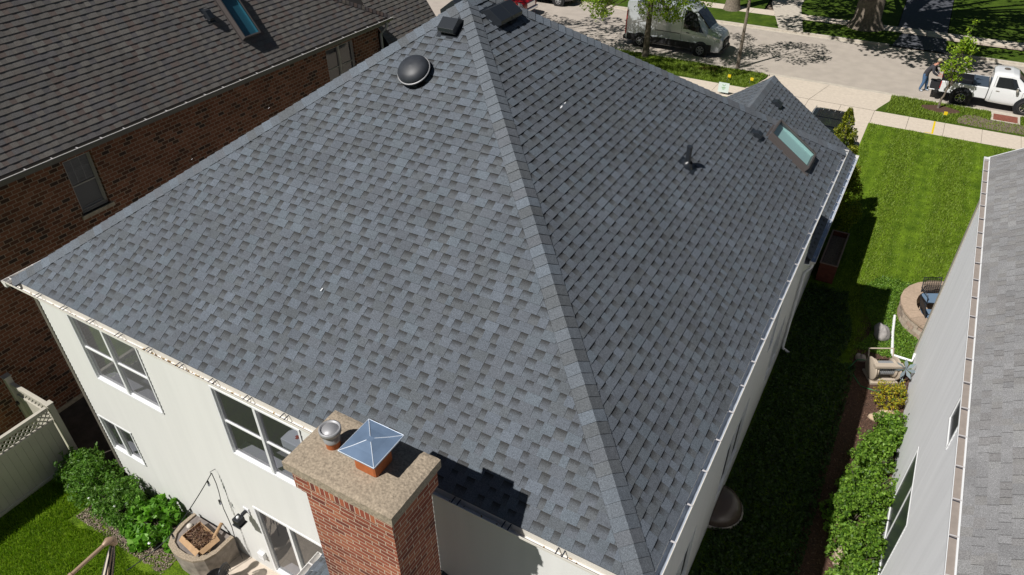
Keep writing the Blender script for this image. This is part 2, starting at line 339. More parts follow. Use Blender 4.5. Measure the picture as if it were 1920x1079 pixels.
# ---------------- shingle planes ----------------
def clip(poly,a,b,c):  # keep a*u+b*v+c>=0
    out=[]
    for i in range(len(poly)):
        p=poly[i];q=poly[(i+1)%len(poly)]; dp=a*p[0]+b*p[1]+c; dq=a*q[0]+b*q[1]+c
        if dp>=0: out.append(p)
        if (dp>=0)!=(dq>=0):
            t=dp/(dp-dq); out.append((p[0]+(q[0]-p[0])*t,p[1]+(q[1]-p[1])*t))
    return out
def halfplanes(poly):
    h=[]
    for i in range(len(poly)):
        (x0,y0),(x1,y1)=poly[i],poly[(i+1)%len(poly)]
        a,b=-(y1-y0),(x1-x0); h.append((a,b,-(a*x0+b*y0)))
    return h
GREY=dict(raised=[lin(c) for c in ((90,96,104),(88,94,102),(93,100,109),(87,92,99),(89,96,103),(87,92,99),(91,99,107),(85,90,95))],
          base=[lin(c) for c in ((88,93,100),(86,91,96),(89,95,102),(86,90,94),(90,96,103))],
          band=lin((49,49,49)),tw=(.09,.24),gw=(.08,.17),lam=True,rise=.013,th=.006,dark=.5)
BROWN=dict(raised=[lin(c) for c in ((112,108,104),(117,113,108),(107,103,100),(113,109,105),(104,101,101),(108,98,93),(114,109,104),(106,104,102))],
           base=[lin(c) for c in ((104,100,96),(106,95,90),(100,97,97),(108,103,98))],
           band=lin((70,62,58)),tw=(.13,.27),gw=(.10,.2),lam=False,rise=.014,th=.003,dark=.25)
PALE=dict(raised=[lin(c) for c in ((136,136,137),(131,131,132),(139,139,139),(128,127,127),(133,133,134))],
          base=[lin(c) for c in ((133,132,131),(129,128,128),(137,137,138))],
          band=lin((110,110,112)),tw=(.13,.24),gw=(.12,.2),lam=False,rise=.004,th=.0012,dark=.6,joint=.5)
def shingles(mb,O,U,V,poly,st,expo=.143,seed=1):
    rnd=random.Random(seed); O=Vector(O);U=Vector(U).normalized();V=Vector(V).normalized();N=U.cross(V).normalized()
    hp=halfplanes(poly); vmax=max(p[1] for p in poly); umin0=min(p[0] for p in poly); umax0=max(p[0] for p in poly)
    rise=st['rise'];th=st['th']
    for k in range(int(math.ceil(vmax/expo))):
        v0=k*expo+rnd.uniform(-.001,.001); v1=(k+1)*expo
        # extent of the row
        row=[(umin0-1,v0),(umax0+1,v0),(umax0+1,v1),(umin0-1,v1)]
        for h in hp: row=clip(row,*h) if row else row
        if len(row)<3: continue
        ua0=min(p[0] for p in row); ub0=max(p[0] for p in row)
        u=ua0-rnd.uniform(0,.25); raised=rnd.random()<.5
        while u<ub0:
            w=rnd.uniform(*(st['tw'] if raised else st['gw'])); ub=u+w
            col=rnd.choice(st['raised'] if raised else st['base']); j=1+rnd.uniform(-.07,.07); col=tuple(c*j for c in col)
            hb=rise+(th if raised else 0); ht=.0015+(th if raised else 0)
            segs=[(v0,v1,None)]
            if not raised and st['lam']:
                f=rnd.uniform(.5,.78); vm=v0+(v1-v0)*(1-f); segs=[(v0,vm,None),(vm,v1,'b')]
            for (a,b,kind) in segs:
                q=[(u,a),(ub,a),(ub,b),(u,b)]
                for h in hp:
                    q=clip(q,*h)
                    if len(q)<3: break
                if len(q)<3: continue
                def P3(p,extra=0):
                    t=(p[1]-v0)/(v1-v0); return O+U*p[0]+V*p[1]+N*(hb+(ht-hb)*t+extra)
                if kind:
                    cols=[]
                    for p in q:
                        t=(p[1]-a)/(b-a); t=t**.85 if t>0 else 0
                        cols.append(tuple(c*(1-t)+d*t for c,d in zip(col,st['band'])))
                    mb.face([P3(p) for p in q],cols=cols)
                else: mb.face([P3(p) for p in q],col)
                if a==v0:
                    e=[p for p in q if abs(p[1]-v0)<1e-6]
                    if len(e)>=2:
                        e0=min(e);e1=max(e)
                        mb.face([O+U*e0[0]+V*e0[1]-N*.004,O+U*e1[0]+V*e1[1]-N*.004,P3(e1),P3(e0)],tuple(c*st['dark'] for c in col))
            if raised:
                for (uu,sg) in ((u,-1),(ub,1)):
                    ok=all(a_*uu+b_*v0+c_>0 and a_*uu+b_*v1+c_>0 for a_,b_,c_ in hp)
                    if ok:
                        pts=[O+U*uu+V*v0+N*(rise),O+U*uu+V*v0+N*(rise+th),O+U*uu+V*v1+N*(.0015+th),O+U*uu+V*v1+N*.0015]
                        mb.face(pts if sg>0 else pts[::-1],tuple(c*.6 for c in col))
            if st.get('joint') and rnd.random()<st['joint']:
                q=[(ub-.005,v0),(ub+.005,v0),(ub+.005,v1),(ub-.005,v1)]
                if all(a_*x_+b_*y_+c_>0 for a_,b_,c_ in hp for x_,y_ in q): mb.face([O+U*x_+V*y_+N*((rise if y_==v0 else .0015)+th+.0012) for x_,y_ in q],tuple(c*.35 for c in col))
            u=ub; raised=not raised
def caps(mb,A,B,S1,S2,st,w=.19,expo=.15,seed=3,pale=None):
    """folded caps from A (low) to B (high); S1,S2 are down-plane side directions"""
    rnd=random.Random(seed); A=Vector(A);B=Vector(B);D=(B-A).normalized();L=(B-A).length
    S1=Vector(S1).normalized();S2=Vector(S2).normalized(); Nn=-(S1+S2).normalized()
    if Nn.z<0: Nn=-Nn
    n=int(L/expo)
    cols=pale or [lin(c) for c in ((94,100,107),(92,96,102),(96,103,111),(90,94,98),(94,100,107),(100,108,117),(93,98,104),(95,101,108))]
    last=None
    for k in range(n+1):
        a=k*expo; b=min(L,(k+1)*expo+.02)
        if b-a<.02: continue
        col=rnd.choice(cols); j=1+rnd.uniform(-.06,.06); col=tuple(c*j for c in col)
        h0=.040; h1=.026; r=.06
        def pts(s,h):
            c=A+D*s
            return [c+S1*w+Nn*(h*.66),c+S1*r*1.2+Nn*(h-.002),c+Nn*(h+.006),c+S2*r*1.2+Nn*(h-.002),c+S2*w+Nn*(h*.66)]
        p=pts(a,h0);q=pts(b,h1); lo=pts(a,.004)
        fl=(p[1]-p[0]).cross(q[0]-p[0]).dot(Nn)<0
        for i in range(4):
            f=[p[i],p[i+1],q[i+1],q[i]]; mb.face(f[::-1] if fl else f,col)
            f=[lo[i],lo[i+1],p[i+1],p[i]]; mb.face(f,tuple(c*.5 for c in col))
        for i in (0,4):
            dd=-Nn*.03; f=[p[i],q[i],q[i]+dd,p[i]+dd]; mb.face(f,tuple(c*.3 for c in col)); 
# ---------------- siding wall with openings ----------------
def siding(mb,axis,c,out,a0,a1,z0,z1,holes,expo=.102,lap=.014):
    """axis 'x': wall in plane x=c (runs along y); axis 'y': plane y=c. out=+1/-1 outward sign."""
    def P(a,z,d): 
        return (c+out*d,a,z) if axis=='x' else (a,c+out*d,z)
    k=0; z=z0
    while z<z1-1e-6:
        zb=z; zt=min(z+expo,z1); cuts={a0,a1}; zs={zb,zt}
        for h in holes:
            if h[3]>zb and h[2]<zt: zs.update([x for x in (h[2],h[3]) if zb<x<zt])
        zs=sorted(zs)
        for za,zc in zip(zs[:-1],zs[1:]):
            hs=sorted([(h[0],h[1]) for h in holes if h[2]<(za+zc)/2<h[3]])
            cur=a0; spans=[]
            for h in hs: spans.append((cur,h[0])); cur=h[1]
            spans.append((cur,a1))
            for s,e in spans:
                if e-s<.001: continue
                d0=lap*(1-(za-zb)/expo); d1=lap*(1-(zc-zb)/expo)
                q=[P(s,za,d0),P(e,za,d0),P(e,zc,d1),P(s,zc,d1)]
                flip=(axis=='x')!=(out>0)
                flip=not flip if axis=='x' else flip
                if (axis=='y' and out<0) or (axis=='x' and out>0): pass
                else: q=q[::-1]
                mb.face(q)
                if za==zb:
                    r=[P(s,za,0.0),P(e,za,0.0),P(e,za,lap),P(s,za,lap)]
                    mb.face(r)
        z=zt
# ---------------- window on a wall ----------------
def window(parent,axis,c,out,a0,a1,z0,z1,rail=True,mull=True,glass='glass',frame='white',fw=.036,depth=1.1,label=None,name='window',sill=True,muntin=False,inner=True,flush=False,jch=False):
    def B(mb,a,b,z_0,z_1,d0,d1,mat=0):
        lo,hi=sorted((c+out*d0,c+out*d1))
        if axis=='x': mb.box(lo,hi,a,b,z_0,z_1,mat)
        else: mb.box(a,b,lo,hi,z_0,z_1,mat)
    w=MB()
    B(w,a0,a0+fw,z0,z1,-.06,.022); B(w,a1-fw,a1,z0,z1,-.06,.022)
    B(w,a0+fw,a1-fw,z1-fw,z1,-.06,.022); B(w,a0+fw,a1-fw,z0,z0+fw,-.06,.028)
    cm=(a0+a1)/2
    if mull: B(w,cm-fw*.8,cm+fw*.8,z0+fw,z1-fw,-.058,.016)
    if jch:
        B(w,a1,a1+.016,z0-.0,z1,-.05,-.004,1); B(w,a1+.016,a1+.022,z0,z1,-.05,-.002,1)
    fr=w.build('window_frame' if name!='patio_door' else 'door_frame',[M[frame],M['darkseam']],None)
    root=bpy.data.objects.new(name,None); scene.collection.objects.link(root); root.parent=parent
    if label: root['label']=label
    fr.parent=root
    bays=[(a0+fw,cm-fw*.6),(cm+fw*.6,a1-fw)] if mull else [(a0+fw,a1-fw)]
    sa=MB(); zm=(z0+z1)/2
    if flush:
        for i,(x0,x1) in enumerate(bays):
            g=MB(); B(g,x0,x1,z0+fw,z1-fw,-.02,.004); g.build('pane',M[glass],root)
        return root
    for (x0,x1) in bays:
        for (p,q,r_,s_) in ((x0,x0+.022,z0+fw,z1-fw),(x1-.022,x1,z0+fw,z1-fw),(x0+.022,x1-.022,z0+fw,z0+fw+.035),(x0+.022,x1-.022,z1-fw-.02,z1-fw)):
            B(sa,p,q,r_,s_,-.045,-.012)
        if rail: B(sa,x0+.022,x1-.022,zm-.018,zm+.014,-.042,-.010)
        if muntin:
            for i in (1,2):
                xm=x0+(x1-x0)*i/3; B(sa,xm-.008,xm+.008,zm+.02,z1-fw-.03,-.06,-.045)
            B(sa,x0+.035,x1-.035,(zm+z1)/2-.01,(zm+z1)/2+.004,-.059,-.046)
    so=sa.build('sash',M[frame],root)
    for i,(x0,x1) in enumerate(bays):
        g=MB(); qq=[(x0+.022,z0+fw+.035),(x1-.022,z0+fw+.035),(x1-.022,z1-fw-.02),(x0+.022,z1-fw-.02)]; g.face([(c-out*.032,a_,z_) if axis=='x' else (a_,c-out*.032,z_) for a_,z_ in qq])
        g.build('pane',M[glass],root)
    if inner:
        r=MB()  # shallow room behind, open to the outside
        def F(pts,mat=0): r.face([(c+out*d,a,z) if axis=='x' else (a,c+out*d,z) for a,z,d in pts],mat=mat)
        A0,A1,Z0,Z1=a0+.01,a1-.01,z0+.01,z1-.01; D=-depth
        F([(A0-.5,Z0-.4,D),(A1+.5,Z0-.4,D),(A1+.5,Z1,D),(A0-.5,Z1,D)])
        F([(A0-.5,Z0-.4,-.1),(A0-.5,Z1,-.1),(A0-.5,Z1,D),(A0-.5,Z0-.4,D)]); F([(A1+.5,Z0-.4,-.1),(A1+.5,Z1,-.1),(A1+.5,Z1,D),(A1+.5,Z0-.4,D)])
        F([(A0-.5,Z0-.4,-.1),(A1+.5,Z0-.4,-.1),(A1+.5,Z0-.4,D),(A0-.5,Z0-.4,D)]); F([(A0-.5,Z1,-.1),(A1+.5,Z1,-.1),(A1+.5,Z1,D),(A0-.5,Z1,D)])
        F([(A0-.5,Z0-.4,-.1),(A0,Z0-.4,-.1),(A0,Z1,-.1),(A0-.5,Z1,-.1)]); F([(A1,Z0-.4,-.1),(A1+.5,Z0-.4,-.1),(A1+.5,Z1,-.1),(A1,Z1,-.1)]); F([(A0,Z0-.4,-.1),(A1,Z0-.4,-.1),(A1,Z0,-.1),(A0,Z0,-.1)])
        B(r,A0+.02,A1-.02,Z0-.02,Z0+.03,-.26,-.095,1)
        r.build('room_behind',[M['interior'],M['interior_white']],root)
    return root
# ---------------- gutter ----------------
def gutter(parent,A,B,outdir,mat='whitegutter',w=.125,h=.11,strap=.61,strapmat='galv',double=False,name='gutter',inmat=None,debris=0):
    A=Vector(A);B=Vector(B);D=(B-A).normalized();o=Vector(outdir).normalized();Z=Vector((0,0,1)); L=(B-A).length
    prof=[(0,0),(0,-h),(w*.62,-h),(w*.86,-h*.45),(w,-h*.3),(w,0),(w-.010,0),(w-.010,-.006),(w-.006,-.008),(w-.006,-h*.28),(w*.84,-h*.42),(w*.6,-h+.006),(.006,-h+.006),(.006,0)]
    g=MB(); n=len(prof)
    r0=[A+o*p[0]+Z*p[1] for p in prof]; r1=[B+o*p[0]+Z*p[1] for p in prof]
    flip=D.cross(o).z>0
    for i in range(n):
        j=(i+1)%n; f=[r0[i],r1[i],r1[j],r0[j]]; g.face(f if flip else f[::-1],mat=1 if i in (8,9,10,11,12,13) else 0)
    for r in (r0,r1): g.face([r[0],r[1],r[2],r[3],r[4],r[5]])
    go=g.build(name,[M[mat],M[inmat or mat]],parent)
    k=.25
    while k<L:
        for dk in ((0,.085) if double else (0,)):
            s=MB(); c=A+D*(k+dk); s.bar(c+Z*.004+o*.004,c+o*(w-.004)+Z*.004,.016 if double else .024,.006); s.build('gutter_strap',M[strapmat],go)
        k+=strap
    if debris:
        rd=random.Random(5); P=[]
        for i in range(debris):
            t=rd.random()*L if rd.random()<.4 else (L*.36+rd.gauss(0,.5)); P.append(A+D*max(0,min(L,t))+o*rd.uniform(.02,.075)+Z*(-h+.012))
        leaves('gutter_debris',np.array([tuple(p) for p in P]),.035,[(.28,.15,.03),(.16,.09,.03),(.35,.22,.06)],parent=go,upbias=2)['kind']='stuff'
    return go
# ================= SETTING =================
BZ=.5
def sheet(name,poly,z,mat,kind='structure',thick=None,label=None):
    m=MB()
    if thick: m.prism(poly,z-thick,z)
    else: m.face([(x,y,z) for x,y in poly])
    o=m.build(name,M[mat]); o['kind']=kind
    if label: o['label']=label
    return o
sheet('ground',[(-300,-120),(300,-120),(300,420),(-300,420)],-.16,'soil')
sheet('street',[(-140,39.6),(140,39.6),(140,48.6),(-140,48.6)],-.115,'asphalt')
# gutter pans + kerbs
def kerb(name,x0,x1,y,face,h=.0):
    m=MB(); yy=(y-.17,y) if face>0 else (y,y+.17)
    m.box(x0,x1,yy[0],yy[1],-.15,h+.006)
    o=m.build(name,M['oldconcrete'],bevel=.015); o['kind']='structure'; return o
for i,(a,b) in enumerate(((-140,-27.5),(-16.6,-6.9),(-.55,140))): kerb('kerb',a,b,39.9,1)
for a,b in ((-140,-1.9),(1.15,140)): kerb('kerb',a,b,48.15,-1)
sheet('gutter_pan',[(-140,39.9),(140,39.9),(140,40.32),(-140,40.32)],-.108,'oldconcrete')
sheet('gutter_pan',[(-140,47.8),(140,47.8),(140,48.15),(-140,48.15)],-.108,'oldconcrete')
# lawns (raised blocks standing above street level)
def rounded(pts): return pts
sheet('lawn',[(-120,-60),(120,-60),(120,35.55),(-120,35.55)],0,'grass',thick=.16)
sheet('parkway_lawn',[(-15.2,37.2),(-7.55,37.2),(-7.15,38.2),(-6.95,39.2),(-6.95,39.73),(-16.3,39.73),(-16.0,38.9),(-15.6,38.0)],0,'grass2',thick=.16)
sheet('parkway_lawn',[(-1.25,37.2),(120,37.2),(120,39.73),(-.45,39.73),(-.62,39.3),(-.95,38.2)],0,'grass2',thick=.16)
sheet('parkway_lawn',[(-120,37.2),(-29,37.2),(-28,39.73),(-120,39.73)],0,'grass2',thick=.16)
# far side
sheet('far_parkway_lawn',[(-120,48.32),(-8.4,48.32),(-9.2,51.0),(-120,51.0)],.0,'grass2',thick=.16)
sheet('far_parkway_lawn',[(-6.9,48.32),(-1.75,48.32),(-1.5,51.0),(-7.6,51.0)],.0,'grass2',thick=.16)
sheet('far_parkway_lawn',[(1.2,48.32),(120,48.32),(120,50.5),(1.0,50.5)],.0,'grass2',thick=.16)
sheet('far_lawn',[(-120,52.2),(-10.3,52.2),(-13.5,95),(-120,95)],.0,'grass2',thick=.16)
sheet('far_lawn',[(-8.2,52.2),(-1.9,52.2),(-3.2,95),(-12,95)],.0,'grass2',thick=.16)
sheet('far_lawn',[(1.0,51.9),(120,51.9),(120,95),(.2,95)],.0,'grass2',thick=.16)
# pavements: slabs with real joints
def slabs(name,x0,x1,y0,y1,z,pitch,start=0,mat='concrete',group=None):
    m=MB(); x=x0+start; xs=[x0]
    while x<x1:
        if x>x0: xs.append(x)
        x+=pitch
    xs.append(x1)
    for a,b in zip(xs[:-1],xs[1:]): m.box(a+.006,b-.006,y0,y1,z-.12,z)
    o=m.build(name,M[mat],bevel=.008); o['kind']='structure'; return o
slabs('sidewalk',-60,60,35.57,37.18,.012,1.535,start=.44)
slabs('far_sidewalk',-60,60,51.02,52.18,.012,1.535)
def apron(name,quads,z0,z1):
    m=MB()
    for (xa,xb,ya,yb,xc,xd) in quads: # near edge xa..xb at ya ; far edge xc..xd at yb
        m.face([(xa,ya,z0),(xb,ya,z0),(xd,yb,z1),(xc,yb,z1)])
    o=m.build(name,M['concrete']); o['kind']='structure'; return o
# driveway aprons slope from pavement to street
apron('driveway_apron',[(-7.5,-4.30,37.2,40.0,-6.95,-3.80),(-4.28,-1.22,37.2,40.0,-3.78,-.5)],.012,-.098)
apron('driveway_apron',[(-29,-15.2,37.2,40.0,-28,-16.35)],.012,-.098)
slabs('driveway',-7.2,-1.28,27.0,35.55,.016,2.96,start=2.96)
slabs('driveway',-7.2,-2.2,24.0,26.98,.016,2.5)
slabs('driveway',-28,-15.6,26,35.55,.016,3.0)
sheet('far_driveway',[(-1.9,48.2),(1.15,48.2),(1.0,51.0),(-1.6,51.0)],-.02,'darkasphalt')
sheet('far_driveway',[(-1.85,52.2),(.95,52.0),(.15,95),(-3.2,95)],.006,'darkasphalt')
sheet('front_walk',[(-8.4,48.3),(-6.9,48.3),(-8.2,54),(-11.8,95),(-14,95),(-10.2,54)],.02,'oldconcrete')
# back yard level
sheet('back_lawn',[(-17,-30),(-1.12,-30),(-1.12,4.7),(-12.9,4.72),(-17,4.72)],BZ,'grass',thick=.5)
sheet('side_path',[(-16.75,4.74),(-13.0,4.74),(-13.0,24),(-16.75,24)],.30,'pavers',thick=.3)
sheet('patio',[(-9.75,4.7),(-9.45,3.4),(-9.2,0),(-6.9,0),(-6.9,4.7)],BZ+.03,'concrete')
sheet('planting_bed',[(-13.2,4.7),(-13.3,4.1),(-12.6,3.70),(-11.6,3.58),(-10.9,3.72),(-10.3,4.7)],BZ+.008,'soil')
sheet('planting_bed',[(.55,4),(.70,10),(.75,15),(.80,18),(1.0,20.4),(1.60,20.4),(1.72,18.5),(2.3,18.4),(2.3,4)],.006,'mulch')  # left edge widened over the shaded lawn so the strip reads darker
sheet('mulch_ring',[(1.50+.85*math.cos(a)*(1+.08*math.sin(3*a)),38.35+.45*math.sin(a)*(1+.1*math.cos(4*a))-.0 if 0 else 38.85+.50*math.sin(a)*(1+.1*math.cos(4*a))) for a in np.linspace(0,6.1,24)],.008,'mulch')
sheet('bare_soil_patch',[(2.2,37.55),(2.9,37.45),(4.2,37.4),(5.4,37.5),(5.6,38.1),(4.9,38.6),(3.6,38.55),(3.1,39.0),(2.6,38.7),(2.3,38.1)],.005,'soil')

# ================= THE GREY-ROOFED HOUSE =================
house=empty('house',(-7,11,0),'two-storey cream-sided house with a blue-grey shingled hip roof, filling the middle of the view','house')
def hp(o): o.parent=house; o.matrix_parent_inverse=house.matrix_world.inverted(); return o
house.location=(0,0,0)
xL,xR,y0,y1,ze,tp=-13.193,-.956,4.578,17.36,6.27,.69
hw=(xR-xL)/2; sl=hw*math.sqrt(1+tp*tp); za=ze+hw*tp; xm=(xL+xR)/2; ya=y0+hw; yb=y1-hw
# wall
WL,WR,WB,WF=-13.0,-1.12,4.70,17.15
zt=6.13
hA=(-12.06,-10.12,4.24,5.88); hB=(-8.36,-6.42,4.20,5.83); hC=(-12.84,-11.77,1.80,2.84); hD=(-8.36,-6.62,.62,2.72)
rw=[(7.3,8.6,.9,2.35),(10.5,12.2,.85,2.5),(13.4,13.9,2.9,4.6),(14.6,15.9,.9,2.2)]
w=MB()
siding(w,'y',WB,-1,WL+.10,WR-.09,.41,zt,[(h[0],h[1]+.018,h[2],h[3]) for h in (hA,hB,hC,hD)])
siding(w,'x',WR,1,WB+.09,WF,-.1,zt,rw)
siding(w,'x',WL,-1,WB+.09,WF,-.1,zt,[(8.0,9.6,3.9,5.5)])
siding(w,'y',WF,1,WL,WR,-.1,zt,[])
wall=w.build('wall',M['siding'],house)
# foundation + corner boards + soffit/fascia
f=MB(); 
f.box(WL+.03,WR-.03,WB+.03,WF-.03,-.12,.02)
f.build('foundation',M['oldconcrete'],house)
for (x,y,sx,sy) in ((WL,WB,-1,-1),(WR,WB,1,-1)):
    t=MB(); t.box(min(x+sx*.022,x-sx*.085),max(x+sx*.022,x-sx*.085),y-.022,y+.0,-.05,zt,1)
    t.box(min(x-sx*.085,x-sx*.115),max(x-sx*.085,x-sx*.115),y+.004,y+.03,BZ-.05,zt,2)
    xa,xb=sorted((x,x+sx*.022)); t.box(xa,xb,y+.0005,y+.09,-.05,zt)
    t.build('corner_board',[M['cream'],M['darktaupe'],M['darkseam']],house)
s=MB(); ov=.0
s.box(xL+.02,xR-.02,y0+.02,y1-.02,6.13,6.15)
for (a,b,c,d) in ((xL,xR,y0,y0+.02),(xL,xR,y1-.02,y1),(xL,xL+.02,y0+.02,y1-.02),(xR-.02,xR,y0+.02,y1-.02)): s.box(a,b,c,d,6.11,6.255)
s.build('fascia',M['cream'],house)
# roof
RB=MB(); 
c=[(xL,y0,ze-.012),(xR,y0,ze-.012),(xR,y1,ze-.012),(xL,y1,ze-.012)]; A1=(xm,ya,za-.012); A2=(xm,yb,za-.012)
bc=lin((70,72,74))
RB.face([c[0],c[1],A1],bc); RB.face([c[1],c[2],A2,A1],bc); RB.face([c[2],c[3],A2],bc); RB.face([c[3],c[0],A1,A2],bc)
L2=y1-y0
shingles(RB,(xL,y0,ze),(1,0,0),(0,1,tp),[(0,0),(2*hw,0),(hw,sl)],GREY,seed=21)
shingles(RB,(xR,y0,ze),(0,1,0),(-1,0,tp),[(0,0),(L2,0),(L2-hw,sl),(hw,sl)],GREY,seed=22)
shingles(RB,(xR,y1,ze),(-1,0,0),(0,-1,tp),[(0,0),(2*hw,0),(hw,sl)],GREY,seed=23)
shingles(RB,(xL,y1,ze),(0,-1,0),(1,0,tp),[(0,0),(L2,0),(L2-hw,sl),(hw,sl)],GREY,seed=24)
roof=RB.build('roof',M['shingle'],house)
# hip and ridge caps
HC=MB()
def hip(A,B,n1,n2,seed):
    D=(Vector(B)-Vector(A)).normalized(); S=[]
    for n in (n1,n2):
        n=Vector(n).normalized(); s_=D.cross(n).normalized()
        if s_.z>0: s_=-s_
        S.append(s_)
    caps(HC,A,B,S[0],S[1],GREY,seed=seed,expo=.165)
nb=(0,-tp,1);nr=(tp,0,1);nf=(0,tp,1);nl=(-tp,0,1)
hip((xR,y0,ze),(xm,ya,za),nb,nr,31); hip((xL,y0,ze),(xm,ya,za),nb,nl,32)
hip((xR,y1,ze),(xm,yb,za),nf,nr,33); hip((xL,y1,ze),(xm,yb,za),nf,nl,34)
hip((xm,ya-.05,za+.012),(xm,yb+.05,za+.012),nr,nl,35)
HC.build('ridge_cap',M['shingle'],roof)
# garage wing roof
gx0,gx1,gz0,gxr=-7.09,-.97,3.25,-4.03; gy0,gy1=17.15,24.2; gl=(gx1-gxr)*math.sqrt(1+tp*tp); gzr=gz0+(gx1-gxr)*tp
GR=MB(); bc=lin((70,72,74))
GR.face([(gx1,gy0,gz0-.012),(gx1,gy1,gz0-.012),(gxr,gy1,gzr-.012),(gxr,gy0,gzr-.012)],bc); GR.face([(gx0,gy1,gz0-.012),(gx0,gy0,gz0-.012),(gxr,gy0,gzr-.012),(gxr,gy1,gzr-.012)],bc)
shingles(GR,(gx1,gy0,gz0),(0,1,0),(-1,0,tp),[(0,0),(gy1-gy0,0),(gy1-gy0,gl),(0,gl)],GREY,seed=41)
shingles(GR,(gx0,gy1,gz0),(0,-1,0),(1,0,tp),[(0,0),(gy1-gy0,0),(gy1-gy0,gl),(0,gl)],GREY,seed=42)
gr=GR.build('garage_roof',M['shingle'],house)
HC=MB(); hip((gxr,gy1,gzr),(gxr,gy0,gzr),nr,nl,43); HC.build('ridge_cap',M['shingle'],gr)
gw=MB(); siding(gw,'x',WR,1,WF,23.95,-.1,3.1,[]); siding(gw,'y',23.95,1,-6.95,WR,-.1,3.1,[(-6.4,-1.7,0,2.3)]); siding(gw,'x',-6.95,-1,WF,23.95,-.1,3.1,[])
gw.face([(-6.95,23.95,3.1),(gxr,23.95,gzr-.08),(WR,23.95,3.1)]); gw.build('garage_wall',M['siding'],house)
gd=MB(); 
for i in range(4): gd.box(-6.4,-1.7,23.86,23.90,.02+i*.57,.02+i*.57+.55)
gd.build('garage_door',M['white'],house)
gf=MB(); gf.box(gx1-.02,gx1,gy0,gy1,gz0-.16,gz0-.016); gf.box(gx0,gx0+.02,gy0,gy1,gz0-.16,gz0-.016)
gf.bar((gx1,gy1-.01,gz0-.09),(gxr,gy1-.01,gzr-.09),.02,.15); gf.bar((gx0,gy1-.01,gz0-.09),(gxr,gy1-.01,gzr-.09),.02,.15)
gf.box(gx0+.02,gx1-.02,gy0,gy1-.02,3.10,3.115); gf.build('garage_fascia',M['white'],house)
# gutters
gutter(house,(-13.41,4.60,6.24),(-.86,4.60,6.24),(0,-1,0),strap=.74,strapmat='darkseam',double=True,debris=150,w=.125,mat='cream',inmat='whitegutter')
gutter(house,(-.985,4.46,6.24),(-.985,17.56,6.24),(1,0,0),strap=.61,w=.125,mat='cream',inmat='gutterin')
gutter(house,(-13.29,17.5,6.24),(-13.29,4.46,6.24),(-1,0,0),strap=.61)
gutter(house,(-.985+.015,17.16,3.22),(-.985+.015,24.3,3.22),(1,0,0),strap=.55,mat='cream',inmat='gutterin')
d=MB(); 
d.tube([(-.91,17.22,3.12),(-.93,17.22,3.0),(-1.05,17.22,2.8),(-1.06,17.22,.3),(-1.04,17.22,.14),(-.85,17.2,.06)],.042,8); d.build('downspout',M['white'],house)
d=MB(); d.tube([(-13.33,4.75,6.14),(-13.1,4.77,5.95),(-13.07,4.78,5.8),(-13.07,4.78,.5)],.04,8); d.build('downspout',M['cream'],house)
# windows
wa=window(house,'y',WB,-1,*hA,glass='screen',jch=True); wb=window(house,'y',WB,-1,*hB,jch=True); wc=window(house,'y',WB,-1,*hC,rail=False,jch=True); 
wd=window(house,'y',WB,-1,*hD,rail=False,name='patio_door',fw=.045,jch=True)
for i,h in enumerate(rw): window(house,'x',WR,1,*h,rail=False,mull=(i in(0,1,3)),inner=False,glass='blackglass')
window(house,'x',WL,-1,8.0,9.6,3.9,5.5,inner=False,glass='darkglass')
# rear wing with its low roof
ew=MB(); siding(ew,'x',-6.62,-1,-2.0,4.69,.41,2.4,[]); siding(ew,'x',-1.35,1,-2.0,4.69,BZ-.05,2.4,[]); siding(ew,'y',-2.0,-1,-6.62,-1.35,BZ-.05,2.4,[])
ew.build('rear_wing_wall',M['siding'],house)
er=MB(); ex=-3.98; sl2=math.hypot(2.68,1.58)
GRE=dict(GREY)
shingles(er,(-6.66,4.69,2.5),(0,-1,0),(2.68,0,1.58),[(0,0),(7,0),(7,sl2),(0,sl2)],GRE,seed=51)
shingles(er,(-1.30,-2.31,2.5),(0,1,0),(-2.68,0,1.58),[(0,0),(7,0),(7,sl2),(0,sl2)],GRE,seed=52)
er.face([(-6.66,-2.3,2.49),(ex,-2.3,4.07),(ex,4.69,4.07),(-6.66,4.69,2.49)]); er.face([(-1.3,4.69,2.49),(ex,4.69,4.07),(ex,-2.3,4.07),(-1.3,-2.3,2.49)])
er.build('rear_wing_roof',M['shingle'],house)
gutter(house,(-6.67,4.66,2.50),(-6.67,-2.2,2.50),(-1,0,0),strap=.62,w=.115)
# chimney
ch=empty('chimney',(0,0,0),None,None,parent=house)
sh=MB()
sh.box(-4.47,-3.26,3.14,3.80,.3,7.42)
sh.box(-4.50,-3.23,3.11,3.83,7.42,7.49)
sh.box(-4.53,-3.20,3.08,3.86,7.49,7.60)
for (x0_,x1_) in ((-4.53,-4.32),(-3.41,-3.20)): sh.box(x0_,x1_,3.08,3.86,7.60,7.80,0)
sh.box(-4.32,-3.41,3.079,3.861,7.60,7.80,1)
sh.build('brick_shaft',[M['brick_red'],M['brick_soldier']],ch)
cr=MB(); nx,ny=30,18; rd=random.Random(4)
X0,X1,Y0,Y1=-4.59,-3.15,3.04,3.88
H=[[7.93+.022*math.sin(math.pi*i/nx)*math.sin(math.pi*j/ny)+rd.uniform(-.004,.004)-( .012 if i in(0,nx) or j in (0,ny) else 0) for j in range(ny+1)] for i in range(nx+1)]
px=lambda i,j:(X0+(X1-X0)*i/nx+(rd.uniform(-.004,.004) if 0 else 0),Y0+(Y1-Y0)*j/ny,H[i][j])
for i in range(nx):
    for j in range(ny): cr.face([px(i,j),px(i+1,j),px(i+1,j+1),px(i,j+1)],smooth=True)
